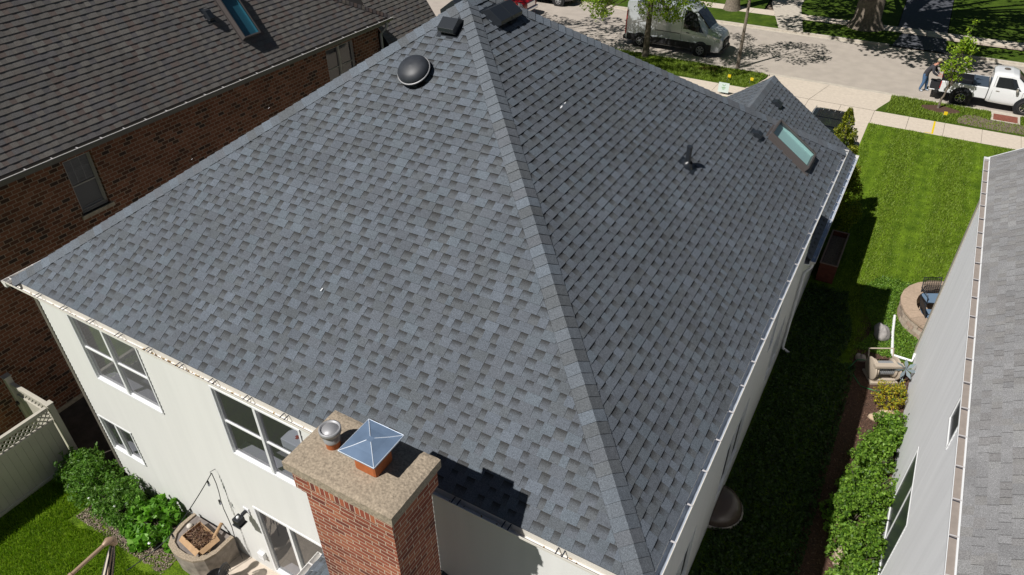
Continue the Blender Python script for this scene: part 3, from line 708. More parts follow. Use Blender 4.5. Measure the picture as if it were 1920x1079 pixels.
for i in range(nx):
    cr.face([(px(i,0)[0],Y0,7.80),(px(i+1,0)[0],Y0,7.80),px(i+1,0),px(i,0)]); cr.face([(px(i+1,ny)[0],Y1,7.80),(px(i,ny)[0],Y1,7.80),px(i,ny),px(i+1,ny)])
for j in range(ny):
    cr.face([(X0,px(0,j+1)[1],7.80),(X0,px(0,j)[1],7.80),px(0,j),px(0,j+1)]); cr.face([(X1,px(0,j)[1],7.80),(X1,px(0,j+1)[1],7.80),px(nx,j+1),px(nx,j)])
cr.face([(X0,Y0,7.8),(X0,Y1,7.8),(X1,Y1,7.8),(X1,Y0,7.8)])
cr.build('crown',M['cement'],ch)
fl=MB(); fl.box(-3.845,-3.56,3.335,3.62,7.93,8.12); fl.build('flue_tile',M['terracotta'],ch,bevel=.03)
cap=MB(); zc=8.235; a=(-3.945,3.255);b_=(-3.485,3.745); cx,cy=(a[0]+b_[0])/2,(a[1]+b_[1])/2
Q=[(a[0],a[1]),(b_[0],a[1]),(b_[0],b_[1]),(a[0],b_[1])]
cap.box(-3.83,-3.575,3.35,3.605,8.10,zc-.005,1)
q1=[(x,y,zc-.012) for x,y in Q]; q2=[(x,y,zc+.006) for x,y in Q]; q3=[(cx+(x-cx)*.55,cy+(y-cy)*.55,zc+.028) for x,y in Q]; q4=[(cx+(x-cx)*.12,cy+(y-cy)*.12,zc+.062) for x,y in Q]
for lo,hi in ((q1,q2),(q2,q3),(q3,q4)):
    for i in range(4): cap.face([lo[i],lo[(i+1)%4],hi[(i+1)%4],hi[i]])
cap.face(q4); cap.face(q1[::-1])
for i in range(4): cap.tube([q2[i],q3[i],q4[i]],.0055,5,mat=2); cap.tube([q2[i],q2[(i+1)%4]],.004,5,mat=2)  # pale tubes along the seams: edge highlights painted as colour
cap.build('chimney_cap',[M['steel'],pmat('cap_mesh',(.05,.05,.055),.6,.5),pmat('seam_highlight',(.72,.78,.86),.3,.3)],ch)
po=MB(); po.lathe([(.075,7.93),(.078,8.02),(.085,8.04)],(-4.24,3.46,0),mat=1); po.lathe([(.088,8.04),(.094,8.08),(.089,8.085),(.094,8.12),(.089,8.125),(.094,8.155),(.116,8.16),(.118,8.215),(.100,8.218),(.098,8.195),(.088,8.193),(.085,8.207),(0,8.209)],(-4.24,3.46,0))
po.build('flue_vent',[M['alu'],M['terracotta']],ch)
# roof furniture
def on_roof(name,org,U,V,build,parent,label=None):
    U=Vector(U).normalized();V=Vector(V).normalized();N=U.cross(V)
    o=build(); o.parent=parent
    m=Matrix((U,V,N)).transposed().to_4x4(); m.translation=Vector(org); o.matrix_world=m
    if label: o['label']=label
    return o
def zback(y): return ze+tp*(y-y0)
def zright(x): return ze+tp*(xR-x)
def mk_dome():
    m=MB(); m.face([(-.27,-.27,.018),(.27,-.27,.018),(.27,.27,.018),(-.27,.27,.018)],mat=2)
    for i in range(4):
        p=[(-.27,-.27),(.27,-.27),(.27,.27),(-.27,.27)]; a=p[i];b=p[(i+1)%4]; m.face([(*a,-.01),(*b,-.01),(*b,.018),(*a,.018)],mat=2)
    m.lathe([(.26,.018),(.28,.09),(.31,.10),(.325,.115)],n=32); m.lathe([(.325,.115),(.332,.125),(.325,.138),(.312,.14)],n=32,mat=1)
    m.lathe([(.312,.14),(.305,.18),(.27,.225),(.20,.262),(.10,.285),(0,.292)],n=32)
    return m.build('dome_vent',[M['dome'],M['alu'],M['black']])
dv=on_roof('d',(-7.27,9.37,zback(9.37)),(1,0,0),(0,1,tp),mk_dome,roof); dv.scale=(.9,.9,.9)
def mk_box(w=.36,l=.38,h=.14,name='box_vent'):
    def f():
        m=MB(); P=[(-w/2,l/2),(w/2,l/2)]
        m.face([(-w/2-.05,-l/2-.08,.014),(w/2+.05,-l/2-.08,.014),(w/2+.05,l/2+.04,.014),(-w/2-.05,l/2+.04,.014)],mat=0)
        top=[(-w/2,-l/2,h),(w/2,-l/2,h),(w/2,l/2-.1,h*1.02),(-w/2,l/2-.1,h*1.02)]
        m.face(top); m.face([top[3],top[2],(w/2,l/2,.014),(-w/2,l/2,.014)])
        m.face([(-w/2,-l/2-.03,h-.05),(w/2,-l/2-.03,h-.05),top[1],top[0]])
        m.face([(w/2,-l/2,h),(w/2,-l/2-.03,h-.05),(w/2,-l/2+.03,.014),(w/2,l/2,.014),(w/2,l/2-.1,h*1.02)])
        m.face([(-w/2,-l/2,h),(-w/2,l/2-.1,h*1.02),(-w/2,l/2,.014),(-w/2,-l/2+.03,.014),(-w/2,-l/2-.03,h-.05)])
        m.face([(-w/2,-l/2+.02,.014),(w/2,-l/2+.02,.014),(w/2,-l/2-.02,h-.05),(-w/2,-l/2-.02,h-.05)],mat=1)
        n=10
        for i in range(n):
            x=-w/2+w*(i+.5)/n; m.bar((x,-l/2+.01,.02),(x,-l/2-.03,h-.055),.010,.006,mat=2)
        return m.build(name,[M['blackmetal'],M['black'],M['alu']],bevel=.006)
    return f
on_roof('b',(-7.07,10.22,zback(10.22)),(1,0,0),(0,1,tp),mk_box(.32,.33,.16),roof)
for y in (10.92,11.30): on_roof('b',(-6.66,y,zright(-6.66)),(0,1,0),(-1,0,tp),mk_box(.36,.40,.15),roof)
on_roof('b',(-7.5,11.05,ze+tp*(-7.5-xL)),(0,-1,0),(1,0,tp),mk_box(.38,.42,.16),roof)
on_roof('b',(-2.57,14.72,zright(-2.57)),(0,1,0),(-1,0,tp),mk_box(.17,.20,.10,'exhaust_vent'),roof)
on_roof('b',(-3.55,22.72,gz0+tp*(gx1+3.55)),(0,1,0),(-1,0,tp),mk_box(.26,.28,.12),gr)
def mk_pipe():
    m=MB(); m.face([(-.14,-.2,.014),(.14,-.2,.014),(.14,.16,.014),(-.14,.16,.014)]); m.lathe([(.13,.015),(.10,.03),(.075,.07),(.06,.1)],n=16)
    s_=Vector((0,tp,1)).normalized()
    m.tube([Vector((0,0,.02)),Vector((0,0,.02))+s_*.34],.052,12); e=Vector((0,0,.02))+s_*.34; m.tube([e,e+s_*.03],[.058,.055],12)
    return m.build('plumbing_vent',M['blackmetal'])
on_roof('p',(-3.17,11.85,zright(-3.17)),(0,1,0),(-1,0,tp),mk_pipe,roof)
def skylight(name,w,l,h,tint,depth=.5):
    root=bpy.data.objects.new(name,None); scene.collection.objects.link(root)
    m=MB(); t=.036
    for (a,b,c_,d_) in ((-w/2,-w/2+t,-l/2,l/2),(w/2-t,w/2,-l/2,l/2),(-w/2+t,w/2-t,-l/2,-l/2+t),(-w/2+t,w/2-t,l/2-t,l/2)): m.box(a,b,c_,d_,-.02,h)
    m.box(-w/2-.05,w/2+.05,-l/2-.10,l/2+.05,-.02,.017)
    m.build('skylight_frame',M['skyframe'],root,bevel=.006)
    g=MB(); g.face([(-w/2+t,-l/2+t,h-.025),(w/2-t,-l/2+t,h-.025),(w/2-t,l/2-t,h-.025),(-w/2+t,l/2-t,h-.025)]); g.build('skylight_pane',tint,root)
    s_=MB(); a,b=w/2-t+.002,l/2-t+.002; z=-depth+h
    s_.face([(-a,-b,z),(a,-b,z),(a,b,z),(-a,b,z)])
    for p,q in (((-a,-b),(a,-b)),((a,-b),(a,b)),((a,b),(-a,b)),((-a,b),(-a,-b))): s_.face([(*p,z),(*q,z),(*q,h-.04),(*p,h-.04)])
    # lid that keeps the shaft from being hidden by the roof sheet: shaft stays above the shingles
    s_.build('light_shaft',M['shaft'],root)
    return root
M['skyframe']=pmat('grey_brown_flashing',lin((98,92,90)),.45,.3)
M['shaft']=pmat('shaft_white',(.60,.75,.71),.8)
on_roof('s',(-1.93,15.46,zright(-1.93)),(0,1,0),(-1,0,tp),lambda:skylight('skylight',.82,1.10,.14,glass_mat('mint_glass',(.72,.84,.85),.95,.3),depth=.115),roof)
# specks of debris on the roof
dm=MB()
for (x,y,s_) in ((-6.91,6.08,.03),(-4.53,9.30,.03),(-4.50,9.37,.02),(-9.8,8.3,.018),(-10.8,7.2,.018)):
    z=zback(y)+.03; dm.face([(x,y-s_,z),(x+s_*.5,y-s_*.6,z+.005),(x+s_*.6,y+s_,z+.005+s_*tp),(x,y+s_*.8,z+s_*tp)])
dm.build('sealant_speck',M['white'],roof)
# things fixed on the back wall
fx=MB(); fx.box(-8.66,-8.52,4.665,4.69,2.38,2.52,1); fx.box(-8.62,-8.56,4.56,4.67,2.42,2.47); 
lq=[(-8.70,4.36,2.22),(-8.52,4.36,2.22),(-8.56,4.52,2.46),(-8.66,4.52,2.46)]
fx.box(-8.69,-8.53,4.40,4.56,2.28,2.44); fx.box(-8.71,-8.51,4.38,4.58,2.26,2.285); fx.lathe([(.03,2.44),(.03,2.47),(0,2.5)],(-8.61,4.48,0),mat=1,n=10)
fx.build('wall_lantern',[M['black'],M['white']],house,bevel=.006)
bx=MB(); bx.box(-8.66,-8.50,4.61,4.69,.93,1.12); bx.build('outlet_cover',M['white'],house,bevel=.01)
# ================= BROWN BRICK HOUSE =================
bh=empty('brick_house',(0,0,0),'brown brick house with a steep brown shingled roof on the left, its wall in shade','house')
BX=-16.75
def solid_wall_x(mb,x,out,y0_,y1_,z0,z1,holes,mat=0):
    ys=sorted({y0_,y1_,*[h[0] for h in holes],*[h[1] for h in holes]}); zs=sorted({z0,z1,*[h[2] for h in holes],*[h[3] for h in holes]})
    for a,b in zip(ys[:-1],ys[1:]):
        for c_,d_ in zip(zs[:-1],zs[1:]):
            if any(h[0]<=(a+b)/2<=h[1] and h[2]<=(c_+d_)/2<=h[3] for h in holes): continue
            q=[(x,a,c_),(x,b,c_),(x,b,d_),(x,a,d_)]; mb.face(q if out>0 else q[::-1],mat=mat)
    for h in holes:
        d=-out*.14
        for (ya_,za_,yb_,zb_) in ((h[0],h[2],h[0],h[3]),(h[1],h[3],h[1],h[2]),(h[0],h[3],h[1],h[3]),(h[1],h[2],h[0],h[2])):
            mb.face([(x,ya_,za_),(x,yb_,zb_),(x+d,yb_,zb_),(x+d,ya_,za_)],mat=mat)
holes=[(7.87,8.60,4.90,6.32),(16.94,18.34,4.9,6.32)]
m=MB(); solid_wall_x(m,BX,1,2.6,19.62,.42,6.6,holes)
m.face([(BX,19.62,.42),(-26.5,19.62,.42),(-26.5,19.62,6.6),(BX,19.62,6.6)]); m.face([(-26.5,2.6,.42),(BX,2.6,.42),(BX,2.6,6.6),(-26.5,2.6,6.6)])
m.face([(-26.5,19.62,.42),(-26.5,2.6,.42),(-26.5,2.6,6.6),(-26.5,19.62,6.6)])
m.box(-26.5,-17.6,20.2,23.1,.0,5.5); m.box(-17.6,-15.1,20.2,23.1,0,2.6); 
m.build('wall',M['brick_dark'],bh)
m=MB(); m.box(-26.45,BX+.03,2.57,19.65,-.1,.42); m.build('foundation',M['stone'],bh)
tb=1.38; RX,RZ=-16.42,6.72; yE=19.95; run=5.18; slb=run*math.sqrt(1+tb*tb)
R2=MB(); bc=lin((60,56,54)); yh=yE-run*2.7
R2.face([(RX,2.3,RZ-.012),(RX,yE,RZ-.012),(RX-run,yh,RZ+run*tb-.012),(RX-run,2.3,RZ+run*tb-.012)],bc)
R2.face([(RX,yE,RZ-.012),(RX-2*run,yE,RZ-.012),(RX-run,yh,RZ+run*tb-.012)],bc)
R2.face([(RX-2*run,yE,RZ-.012),(RX-2*run,2.3,RZ-.012),(RX-run,2.3,RZ+run*tb-.012),(RX-run,yh,RZ+run*tb-.012)],bc)
R2.face([(BX,2.6,6.6),(-26.5,2.6,6.6),(RX-run,2.6,RZ+run*tb-.1)],bc)
shingles(R2,(RX,2.3,RZ),(0,1,0),(-1,0,tb),[(0,0),(yE-2.3,0),(yh-2.3,slb),(0,slb)],BROWN,seed=61)
br=R2.build('roof',M['shingle'],bh)
HC=MB(); A=Vector((RX,yE,RZ)); B=Vector((RX-run,yh,RZ+run*tb)); D=(B-A).normalized()
n1=Vector((tb,0,1)).normalized(); n2=Vector((0,tb/2.7,1)).normalized()
S=[]
for n in (n1,n2):
    s_=D.cross(n).normalized(); S.append(-s_ if s_.z>0 else s_)
caps(HC,A,B,S[0],S[1],BROWN,w=.13,expo=.15,seed=62,pale=[lin(c) for c in ((104,98,92),(86,80,80),(98,84,78),(112,104,96),(92,88,88))])
HC.build('ridge_cap',M['shingle'],br)
m=MB(); Zw=3.0; Xw=-16.69+(5.58-Zw)/tb; 
m.face([(Xw,20.1,Zw-.012),(Xw,23.28,Zw-.012),(Xw-3.9,23.28,Zw-.012+3.9*tb),(Xw-3.9,20.1,Zw-.012+3.9*tb)],bc)
shingles(m,(Xw,20.1,Zw),(0,1,0),(-1,0,tb),[(0,0),(3.18,0),(3.18,3.9*1.704),(0,3.9*1.704)],BROWN,seed=63)
m.face([(Xw,20.1,Zw-.02),(Xw-3.9,20.1,Zw-.02+3.9*tb),(Xw-3.9,20.1,Zw-.3)],lin((30,28,28)))  # gable end coloured near black as the shadowed wall under the rake
m.build('wing_roof',M['shingle'],bh)
m=MB(); m.box(-16.77,RX+.0,2.3,19.93,6.50,6.52); m.box(RX-.02,RX,2.3,19.93,6.52,6.70); m.build('fascia',M['darktaupe'],bh)
go=gutter(bh,(RX-.01,2.3,6.68),(RX-.01,20.0,6.68),(1,0,0),mat='darktaupe',strap=.62,strapmat='galv',w=.125,inmat='gutterbrown')  # outer face and trough coloured dark to stand for their shade
m=MB(); m.box(RX+.104,RX+.118,2.3,20.0,6.675,6.688); m.build('gutter_lit_edge',M['whitegutter'],go)  # white bar painted in as the sunlit top edge of the gutter
m=MB(); m.tube([(-16.38,19.7,6.58),(-16.42,19.7,6.4),(-16.66,19.66,6.15),(-16.67,19.66,.2)],.05,8); m.build('downspout',M['alu'],bh)
for i,h in enumerate(holes):
    window(bh,'x',BX-.10,1,h[0],h[1],h[2],h[3],rail=True,mull=(i==1),muntin=(i==0),inner=True,glass='glass',frame='taupe',fw=.045)
for a,b in ((7.80,8.67),(16.88,18.4)):
    m=MB(); m.box(BX-.12,BX+.05,a,b,4.80,4.90); m.build('window_sill',M['stone'],bh)
for (a,b) in ((7.90,8.57),(16.97,17.60),(17.68,18.31)):
    m=MB(); z=4.98
    while z<6.28: m.face([(BX-.24,a,z),(BX-.24,b,z),(BX-.225,b,z+.034),(BX-.225,a,z+.034)]); z+=.036
    m.build('blind',M.setdefault('blind',pmat('blind_slats',(.24,.22,.19),.8)),bh)
on_roof('s',(-17.36,14.27,RZ+tb*(RX+17.36)),(0,1,0),(-1,0,tb),lambda:skylight('skylight',.62,1.42,.17,glass_mat('teal_glass',(.22,.42,.52),.98,.2),depth=.132),br)
on_roof('v',(-17.50,13.42,RZ+tb*(RX+17.50)),(0,1,0),(-1,0,tb),mk_box(.17,.34,.14,'exhaust_vent'),br)

# ================= PALE HOUSE ON THE RIGHT =================
rh=empty('side_house',(0,0,0),'pale grey-sided house at the right edge with a light grey roof','house')
WX=2.29; wl=(10.55,12.72,.45,2.32); wu=(10.58,11.42,4.38,5.2)
m=MB(); siding(m,'x',WX,-1,-8,18.88,-.1,5.42,[wl,wu]); siding(m,'y',19.17,1,WX+.02,12,-.1,5.42,[]); m.face([(WX,19.17,5.42),(12,19.17,5.42),(7.1,19.17,8.4)])
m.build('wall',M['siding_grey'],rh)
m=MB(); m.box(WX-.03,WX+.08,18.90,19.18,-.1,5.40); m.build('corner_board',M['lighttaupe'],rh)
window(rh,'x',WX,-1,*wl,rail=False,inner=False,glass='dimglass',frame='white',fw=.035,flush=True,label='wide dark ground-floor window')
window(rh,'x',WX,-1,*wu,rail=False,mull=False,inner=False,glass='dimglass',frame='white',fw=.045,flush=True)
tr=.64; m=MB(); bc=lin((120,120,122)); Ys=20.45
m.face([(2.26,Ys,5.54),(2.26,-8,5.54),(7.1,-8,5.54+4.84*tr),(7.1,Ys,5.54+4.84*tr)],bc); m.face([(7.1,Ys,5.54+4.84*tr),(7.1,-8,5.54+4.84*tr),(12,-8,5.54),(12,Ys,5.54)],bc)
shingles(m,(2.26,Ys,5.55),(0,-1,0),(1,0,tr),[(0,0),(22,0),(22,3.2),(0,3.2)],PALE,seed=71)
m.build('roof',M['shingle'],rh)
m=MB(); m.box(2.24,2.26,-8,Ys,5.36,5.535); m.box(2.26,2.40,-8,Ys-.02,5.36,5.38); m.bar((2.25,Ys+.01,5.46),(7.1,Ys+.01,5.46+4.85*tr),.022,.16); m.build('fascia',M['white'],rh)
M['tan_mesh']=pmat('gutter_guard',lin((150,140,132)),.7,noise=.1,nscale=12)
go=gutter(rh,(2.24,Ys,5.54),(2.24,-8,5.54),(-1,0,0),mat='white',strap=90,strapmat='galv',w=.115)
m=MB(); m.box(2.134,2.238,-8,Ys-.1,5.515,5.527); m.build('gutter_guard',M['tan_mesh'],go)
k=.2
while k<28:
    m=MB(); m.bar((2.128,Ys-k,5.545),(2.245,Ys-k+.012,5.550),.016,.008,mat=0); m.bar((2.132,Ys-k-.018,5.530),(2.245,Ys-k-.012,5.530),.018,.008,mat=1); k+=.66
    m.build('gutter_strap',[M['galv'],M['darkseam']],go)

# ================= BACK YARD THINGS =================
def lattice(mb,x,ya,yb,za,zb,axis='x',sp=.125,w=.03,t=.012):
    L=yb-ya; H=zb-za; k=-H
    for off_,dirn in ((0,1),(t,-1)):
        u=-H
        while u<L:
            a0=u;b0=u+H
            ta=max(0,(0-a0)/H) if a0<0 else 0; tb_=min(1,(L-a0)/H)
            if tb_>ta+.02:
                p=(a0+ta*H,za+ta*H); q=(a0+tb_*H,za+tb_*H)
                if dirn<0: p=(L-p[0],p[1]); q=(L-q[0],q[1])
                P=lambda s:(x+off_,ya+s[0],s[1]) if axis=='x' else (ya+s[0],x+off_,s[1])
                mb.bar(P(p),P(q),w,t,up=(1,0,0) if axis=='x' else (0,1,0))
            u+=sp
fn=empty('fence',(-14.65,2,BZ),'cream vinyl privacy fence with a lattice top, left of the lawn at the lower left','fence')
fn.location=(0,0,0)
m=MB()
y=4.45
while y>-7:
    m.box(-14.66,-14.63,y-.148,y,BZ+.12,1.86); y-=.152
m.build('board_panel',M['fence'] if 'fence' in M else M.setdefault('fence',pmat('almond_vinyl',(.50,.47,.40),.5,noise=.05,nscale=4)),fn)
m=MB(); m.box(-14.69,-14.60,-7,4.46,2.24,2.33); m.box(-14.68,-14.61,-7,4.46,1.86,1.95); m.box(-14.69,-14.60,-7,4.46,BZ+.04,BZ+.13); m.build('rail',M['fence'],fn,bevel=.006)
m=MB(); lattice(m,-14.655,-7,4.46,1.95,2.24); m.build('lattice_top',M['fence'],fn)
for (x,y) in ((-14.65,4.55),(-14.65,2.1),(-14.65,-.35),(-14.65,-2.8)):
    m=MB(); m.box(x-.065,x+.065,y-.065,y+.065,BZ-.1,2.36); m.box(x-.08,x+.08,y-.08,y+.08,2.36,2.385); m.build('fence_post',M['fence'],fn,bevel=.006)
fg=empty('side_gate',(0,0,0),'cream lattice-topped gate between the fence post and the brick wall','gate')
m=MB(); m.box(-16.05,-14.78,4.53,4.56,BZ+.1,1.95); m.build('board_panel',M['fence'],fg)
m=MB(); lattice(m,4.54,-16.05,-14.78,1.98,2.24,axis='y'); m.build('lattice_top',M['fence'],fg)
m=MB(); m.box(-16.05,-14.78,4.50,4.59,2.24,2.33); m.box(-16.05,-14.78,4.51,4.58,1.92,1.99); m.box(-16.2,-16.06,4.46,4.60,BZ-.1,2.52); m.box(-16.22,-16.04,4.44,4.62,2.52,2.545); m.build('gate_frame',M['fence'],fg,bevel=.006)
m=MB(); m.box(-16.08,-16.0,4.42,4.46,1.75,1.82); m.build('latch',M['black'],fg)

# stone planter
def dshape(s=1.0,dx=0): 
    pts=[(-10.50,4.62),(-10.52,4.30),(-10.47,4.02),(-10.33,3.84),(-10.12,3.77),(-9.85,3.76),(-9.60,3.82),(-9.42,3.96),(-9.33,4.18),(-9.31,4.62)]
    cx,cy=-9.91,4.62
    return [(cx+(x-cx)*s,cy+(y-cy)*s) for x,y in pts]
pl=empty('stone_planter',(0,0,0),'raised curved grey-brown stone planter against the cream wall, a carton of twigs on it','planter')
m=MB(); O1=dshape(1.0);O0=dshape(.96);I1=dshape(.86)
n=len(O1)
for i in range(n-1):
    m.face([(*O0[i],BZ-.02),(*O0[i+1],BZ-.02),(*O1[i+1],1.12),(*O1[i],1.12)],smooth=True)
m.build('planter_wall',pmat('weathered_concrete',(.30,.26,.22),.95,noise=.4,nscale=6,bump=.5,bscale=30),pl)
m=MB()
for i in range(n-1):
    m.face([(*O1[i],1.15),(*O1[i+1],1.15),(*I1[i+1],1.155),(*I1[i],1.155)]); m.face([(*O1[i],1.10),(*O1[i+1],1.10),(*O1[i+1],1.15),(*O1[i],1.15)]); m.face([(*I1[i],1.155),(*I1[i+1],1.155),(*I1[i+1],1.11),(*I1[i],1.11)])
m.build('rim',M['cement'],pl)
m=MB(); m.face([(x,y,1.115) for x,y in I1]); m.build('planter_top',pmat('dark_slab',(.20,.175,.16),.9,noise=.3,nscale=8),pl)
cb=empty('twig_carton',(-9.84,4.25,1.12),'open brown cardboard carton full of dry twigs standing on the stone planter','carton',rz=-.12)
m=MB(); M['card']=pmat('cardboard',(.42,.27,.15),.9,noise=.15,nscale=10)
for (a,b,c_,d_) in ((-.29,.29,-.21,-.20),(-.29,.29,.20,.21),(-.30,-.29,-.21,.21),(.29,.30,-.21,.21)): m.box(a,b,c_,d_,0,.15)
m.face([(-.29,-.2,.01),(.29,-.2,.01),(.29,.2,.01),(-.29,.2,.01)])
m.face([(-.3,-.21,.15),(.3,-.21,.15),(.30,-.31,.10),(-.28,-.30,.11)]); m.face([(.3,-.21,.15),(.3,.21,.15),(.38,.20,.10),(.38,-.2,.10)])
m.build('carton_body',M['card'],cb)
m=MB(); rd=random.Random(9)
for i in range(170):
    a=rd.uniform(0,6.28); l=rd.uniform(.08,.24); x,y=rd.uniform(-.24,.24),rd.uniform(-.16,.16); z=rd.uniform(.05,.17)
    c1=rd.choice([(.10,.05,.03),(.17,.09,.05),(.24,.16,.10),(.07,.035,.025)])
    m.bar((x,y,z),(max(-.3,min(.3,x+l*math.cos(a))),max(-.22,min(.22,y+l*math.sin(a))),z+rd.uniform(-.03,.06)),.008,.008,col=c1)
m.build('twigs',pmat('twig',(1,1,1),.9,attr=True),cb)
m=MB(); m.tube([(-.34,0,0),(.02,0,.1),(.25,0,.12)],.035,10); o=m.build('cardboard_roll',M['card']); o.location=(-9.60,4.44,1.16); o.rotation_euler=(0,0,1.9); tag(o,'slim rolled piece of cardboard lying beside the twig carton','cardboard roll')
m=MB(); m.lathe([(0,-.035),(.05,-.025),(.062,0),(.045,.03),(0,.04)],n=12); o=m.build('white_stone',pmat('white_stone',(.6,.56,.5),.8,noise=.1)); o.location=(-10.32,4.36,1.14); tag(o,'small round white stone on the corner of the stone planter','stone')
# bistro chair
def bistro(loc,rz,label,seatc,mat='black'):
    c=empty('bistro_chair',loc,label,'chair',rz=rz)
    m=MB(); hoop=[(.22*math.cos(a),.20+.03*math.sin(a),.44+.42*math.sin(a)**.8 if math.sin(a)>0 else .44) for a in np.linspace(0,math.pi,15)]
    m.tube(hoop,.013,6); m.build('back_frame',M['blackmetal'],c)
    m=MB()
    for i in range(1,12):
        x=-.2+.4*i/12; h=.44+.42*max(0,(1-(x/.22)**2))**.4; m.bar((x,.20,.45),(x,.225,h),.022,.006,up=(0,1,0))
    for i in range(3): m.bar((-.19,.212,.54+i*.1),(.19,.212,.54+i*.1),.010,.014,up=(0,1,0))
    m.build('backrest',M[mat],c)
    m=MB(); m.lathe([(0,.445),(.2,.45),(.215,.44),(.2,.425),(0,.42)],n=20); m.build('seat',M[mat],c)
    for sx in (-1,1):
        for sy in (-1,1):
            m=MB(); m.tube([(sx*.15,sy*.14,.43),(sx*.21,sy*.2,0)],.011,6); m.build('leg',M['blackmetal'],c)
    return c
bistro((-9.05,3.86,BZ+.03),-1.2,'black slatted round-back patio chair beside the stone planter',None)
# folded umbrella
um=empty('cantilever_umbrella',(0,0,0),'closed beige and black striped cantilever umbrella on a tan arm over the lower left lawn','umbrella')
M['tan']=pmat('tan_powdercoat',(.36,.25,.17),.5,.2); 
m=MB(); m.tube([(-9.85,.1,BZ),(-9.85,.1,2.5),(-9.83,.6,2.8)],.04,10); m.build('mast',M['tan'],um)
m=MB(); m.tube([(-9.83,.4,2.66),(-9.80,1.3,2.84),(-9.79,2.1,2.96)],.038,10); m.tube([(-9.79,2.08,2.955),(-9.79,2.12,2.96)],.048,10); m.tube([(-9.79,2.1,2.96),(-9.78,2.75,3.0)],.034,10); m.build('arm',M['tan'],um)
m=MB(); m.tube([(-9.78,2.72,3.0),(-9.775,2.80,3.02),(-9.76,2.87,2.97),(-9.75,2.86,2.88)],[.04,.07,.078,.06],12); m.build('hub',M['tan'],um)
m=MB(); rd=random.Random(2); a0=Vector((-9.745,2.83,2.90)); a1=Vector((-9.67,2.02,1.62)); D=(a1-a0)
cols=[(.62,.48,.36),(.03,.03,.035),(.70,.62,.52),(.05,.045,.045),(.55,.40,.30),(.02,.02,.025)]
N=24; rings=[]
for j in range(9):
    t=j/8; c_=a0+D*t; r=.045+.10*t**.8
    rings.append([c_+Vector((math.cos(2*math.pi*k/N),math.sin(2*math.pi*k/N)*.75,0))*r*(1+.32*(k%2)*(1 if j else 0)+.05*math.sin(k*2.3+j)) for k in range(N)])
for j in range(8):
    for k in range(N): m.face([rings[j][k],rings[j+1][k],rings[j+1][(k+1)%N],rings[j][(k+1)%N]],cols[(k//2)%6])
m.build('folded_canopy',pmat('umbrella_fabric',(1,1,1),.85,attr=True),um)
m=MB(); m.box(-10.2,-9.5,-.25,.45,BZ+.0,BZ+.08); m.build('base',M['black'],um)
# string lights
sl_=empty('string_lights',(0,0,0),'black cable with hanging bulbs looped over a hook on the cream back wall','string lights')
def sag(p,q,s,n=10): 
    p=Vector(p);q=Vector(q); return [p.lerp(q,i/n)-Vector((0,0,s*4*(i/n)*(1-i/n))) for i in range(n+1)]
H0=(-9.14,4.60,3.28)
m=MB(); pts=sag(H0,(-9.62,3.60,2.15),.06)+sag((-9.62,3.60,2.15),(-9.85,2.85,2.0),.02)[1:]; m.tube(pts,.009,5)
p2=sag(H0,(-9.17,4.55,.6),0.0); m.tube([(x+.03*math.sin(i*1.3),y,z) for i,(x,y,z) in enumerate(p2)],.008,5); m.tube([(-9.14,4.69,3.3),(-9.14,4.58,3.33),(-9.14,4.58,3.26)],.006,5)
m.build('cable',M['black'],sl_)
for (x,y,z) in (tuple(pts[1]),tuple(pts[5]),tuple(pts[9]),(-9.12,4.53,2.6)):
    m=MB(); m.lathe([(.016,0),(.02,-.05),(.016,-.07)],(x,y,z-.02),n=8); m.lathe([(.014,-.07),(.026,-.10),(.018,-.13),(0,-.135)],(x,y,z-.02),n=8,mat=1); m.build('bulb',[M['black'],M['glass']],sl_)
# carton seen through the back window
sb=empty('storage_box',(-6.95,5.02,4.75),'white storage box with a red mark behind the upper window nearest the chimney','box')
m=MB(); m.box(-.24,.24,-.16,.16,0,.3); m.build('box_body',M['white'],sb,bevel=.01)
m=MB(); m.box(-.05,.05,-.02,.02,.303,.306); m.box(-.02,.02,-.05,.05,.3065,.309); m.build('red_mark',pmat('red_ink',(.5,.02,.02),.6),sb)

# ================= SIDE YARD, RIGHT =================
ww=empty('window_well',(0,0,0),'dark domed window-well cover against the shaded side wall','window well')
m=MB(); m.lathe([(.55,0),(.56,.18),(.5,.30),(.3,.38),(0,.42)],(-1.1,11.02,0),n=20,arc=(-math.pi/2,math.pi/2)); m.build('cover',pmat('smoked_plastic',(.10,.075,.06),.25),ww)
m=MB(); m.lathe([(.57,0),(.6,.02),(.6,.1),(.57,.1)],(-1.1,11.02,0),n=20,arc=(-math.pi/2,math.pi/2)); m.build('rim',M['oldconcrete'],ww)
# cedar planter
cp=empty('garden_planter',(0,0,0),'long reddish-brown wooden raised planter in the shade beside the house corner','planter')
M['cedar']=pmat('stained_cedar',(.11,.028,.015),.7,noise=.25,nscale=9)
m=MB(); a,b,c_,d_=-.92,-.40,21.30,23.55
for k in range(4):
    z=.04+k*.17; m.box(a,b,c_,c_+.03,z,z+.165); m.box(a,b,d_-.03,d_,z,z+.165); m.box(a,a+.03,c_+.03,d_-.03,z,z+.165); m.box(b-.03,b,c_+.03,d_-.03,z,z+.165)
m.build('planter_side',M['cedar'],cp)
m=MB()
for q in ((a-.02,b+.02,c_-.02,c_+.03),(a-.02,b+.02,d_-.03,d_+.02),(a-.02,a+.03,c_+.03,d_-.03),(b-.03,b+.02,c_+.03,d_-.03)): m.box(*q,.72,.74)
m.build('rim',pmat('worn_wood',(.26,.18,.14),.8),cp)
m=MB(); m.face([(a+.03,c_+.03,.55),(b-.03,c_+.03,.55),(b-.03,d_-.03,.55),(a+.03,d_-.03,.55)]); m.build('planter_soil',M['soil'],cp)
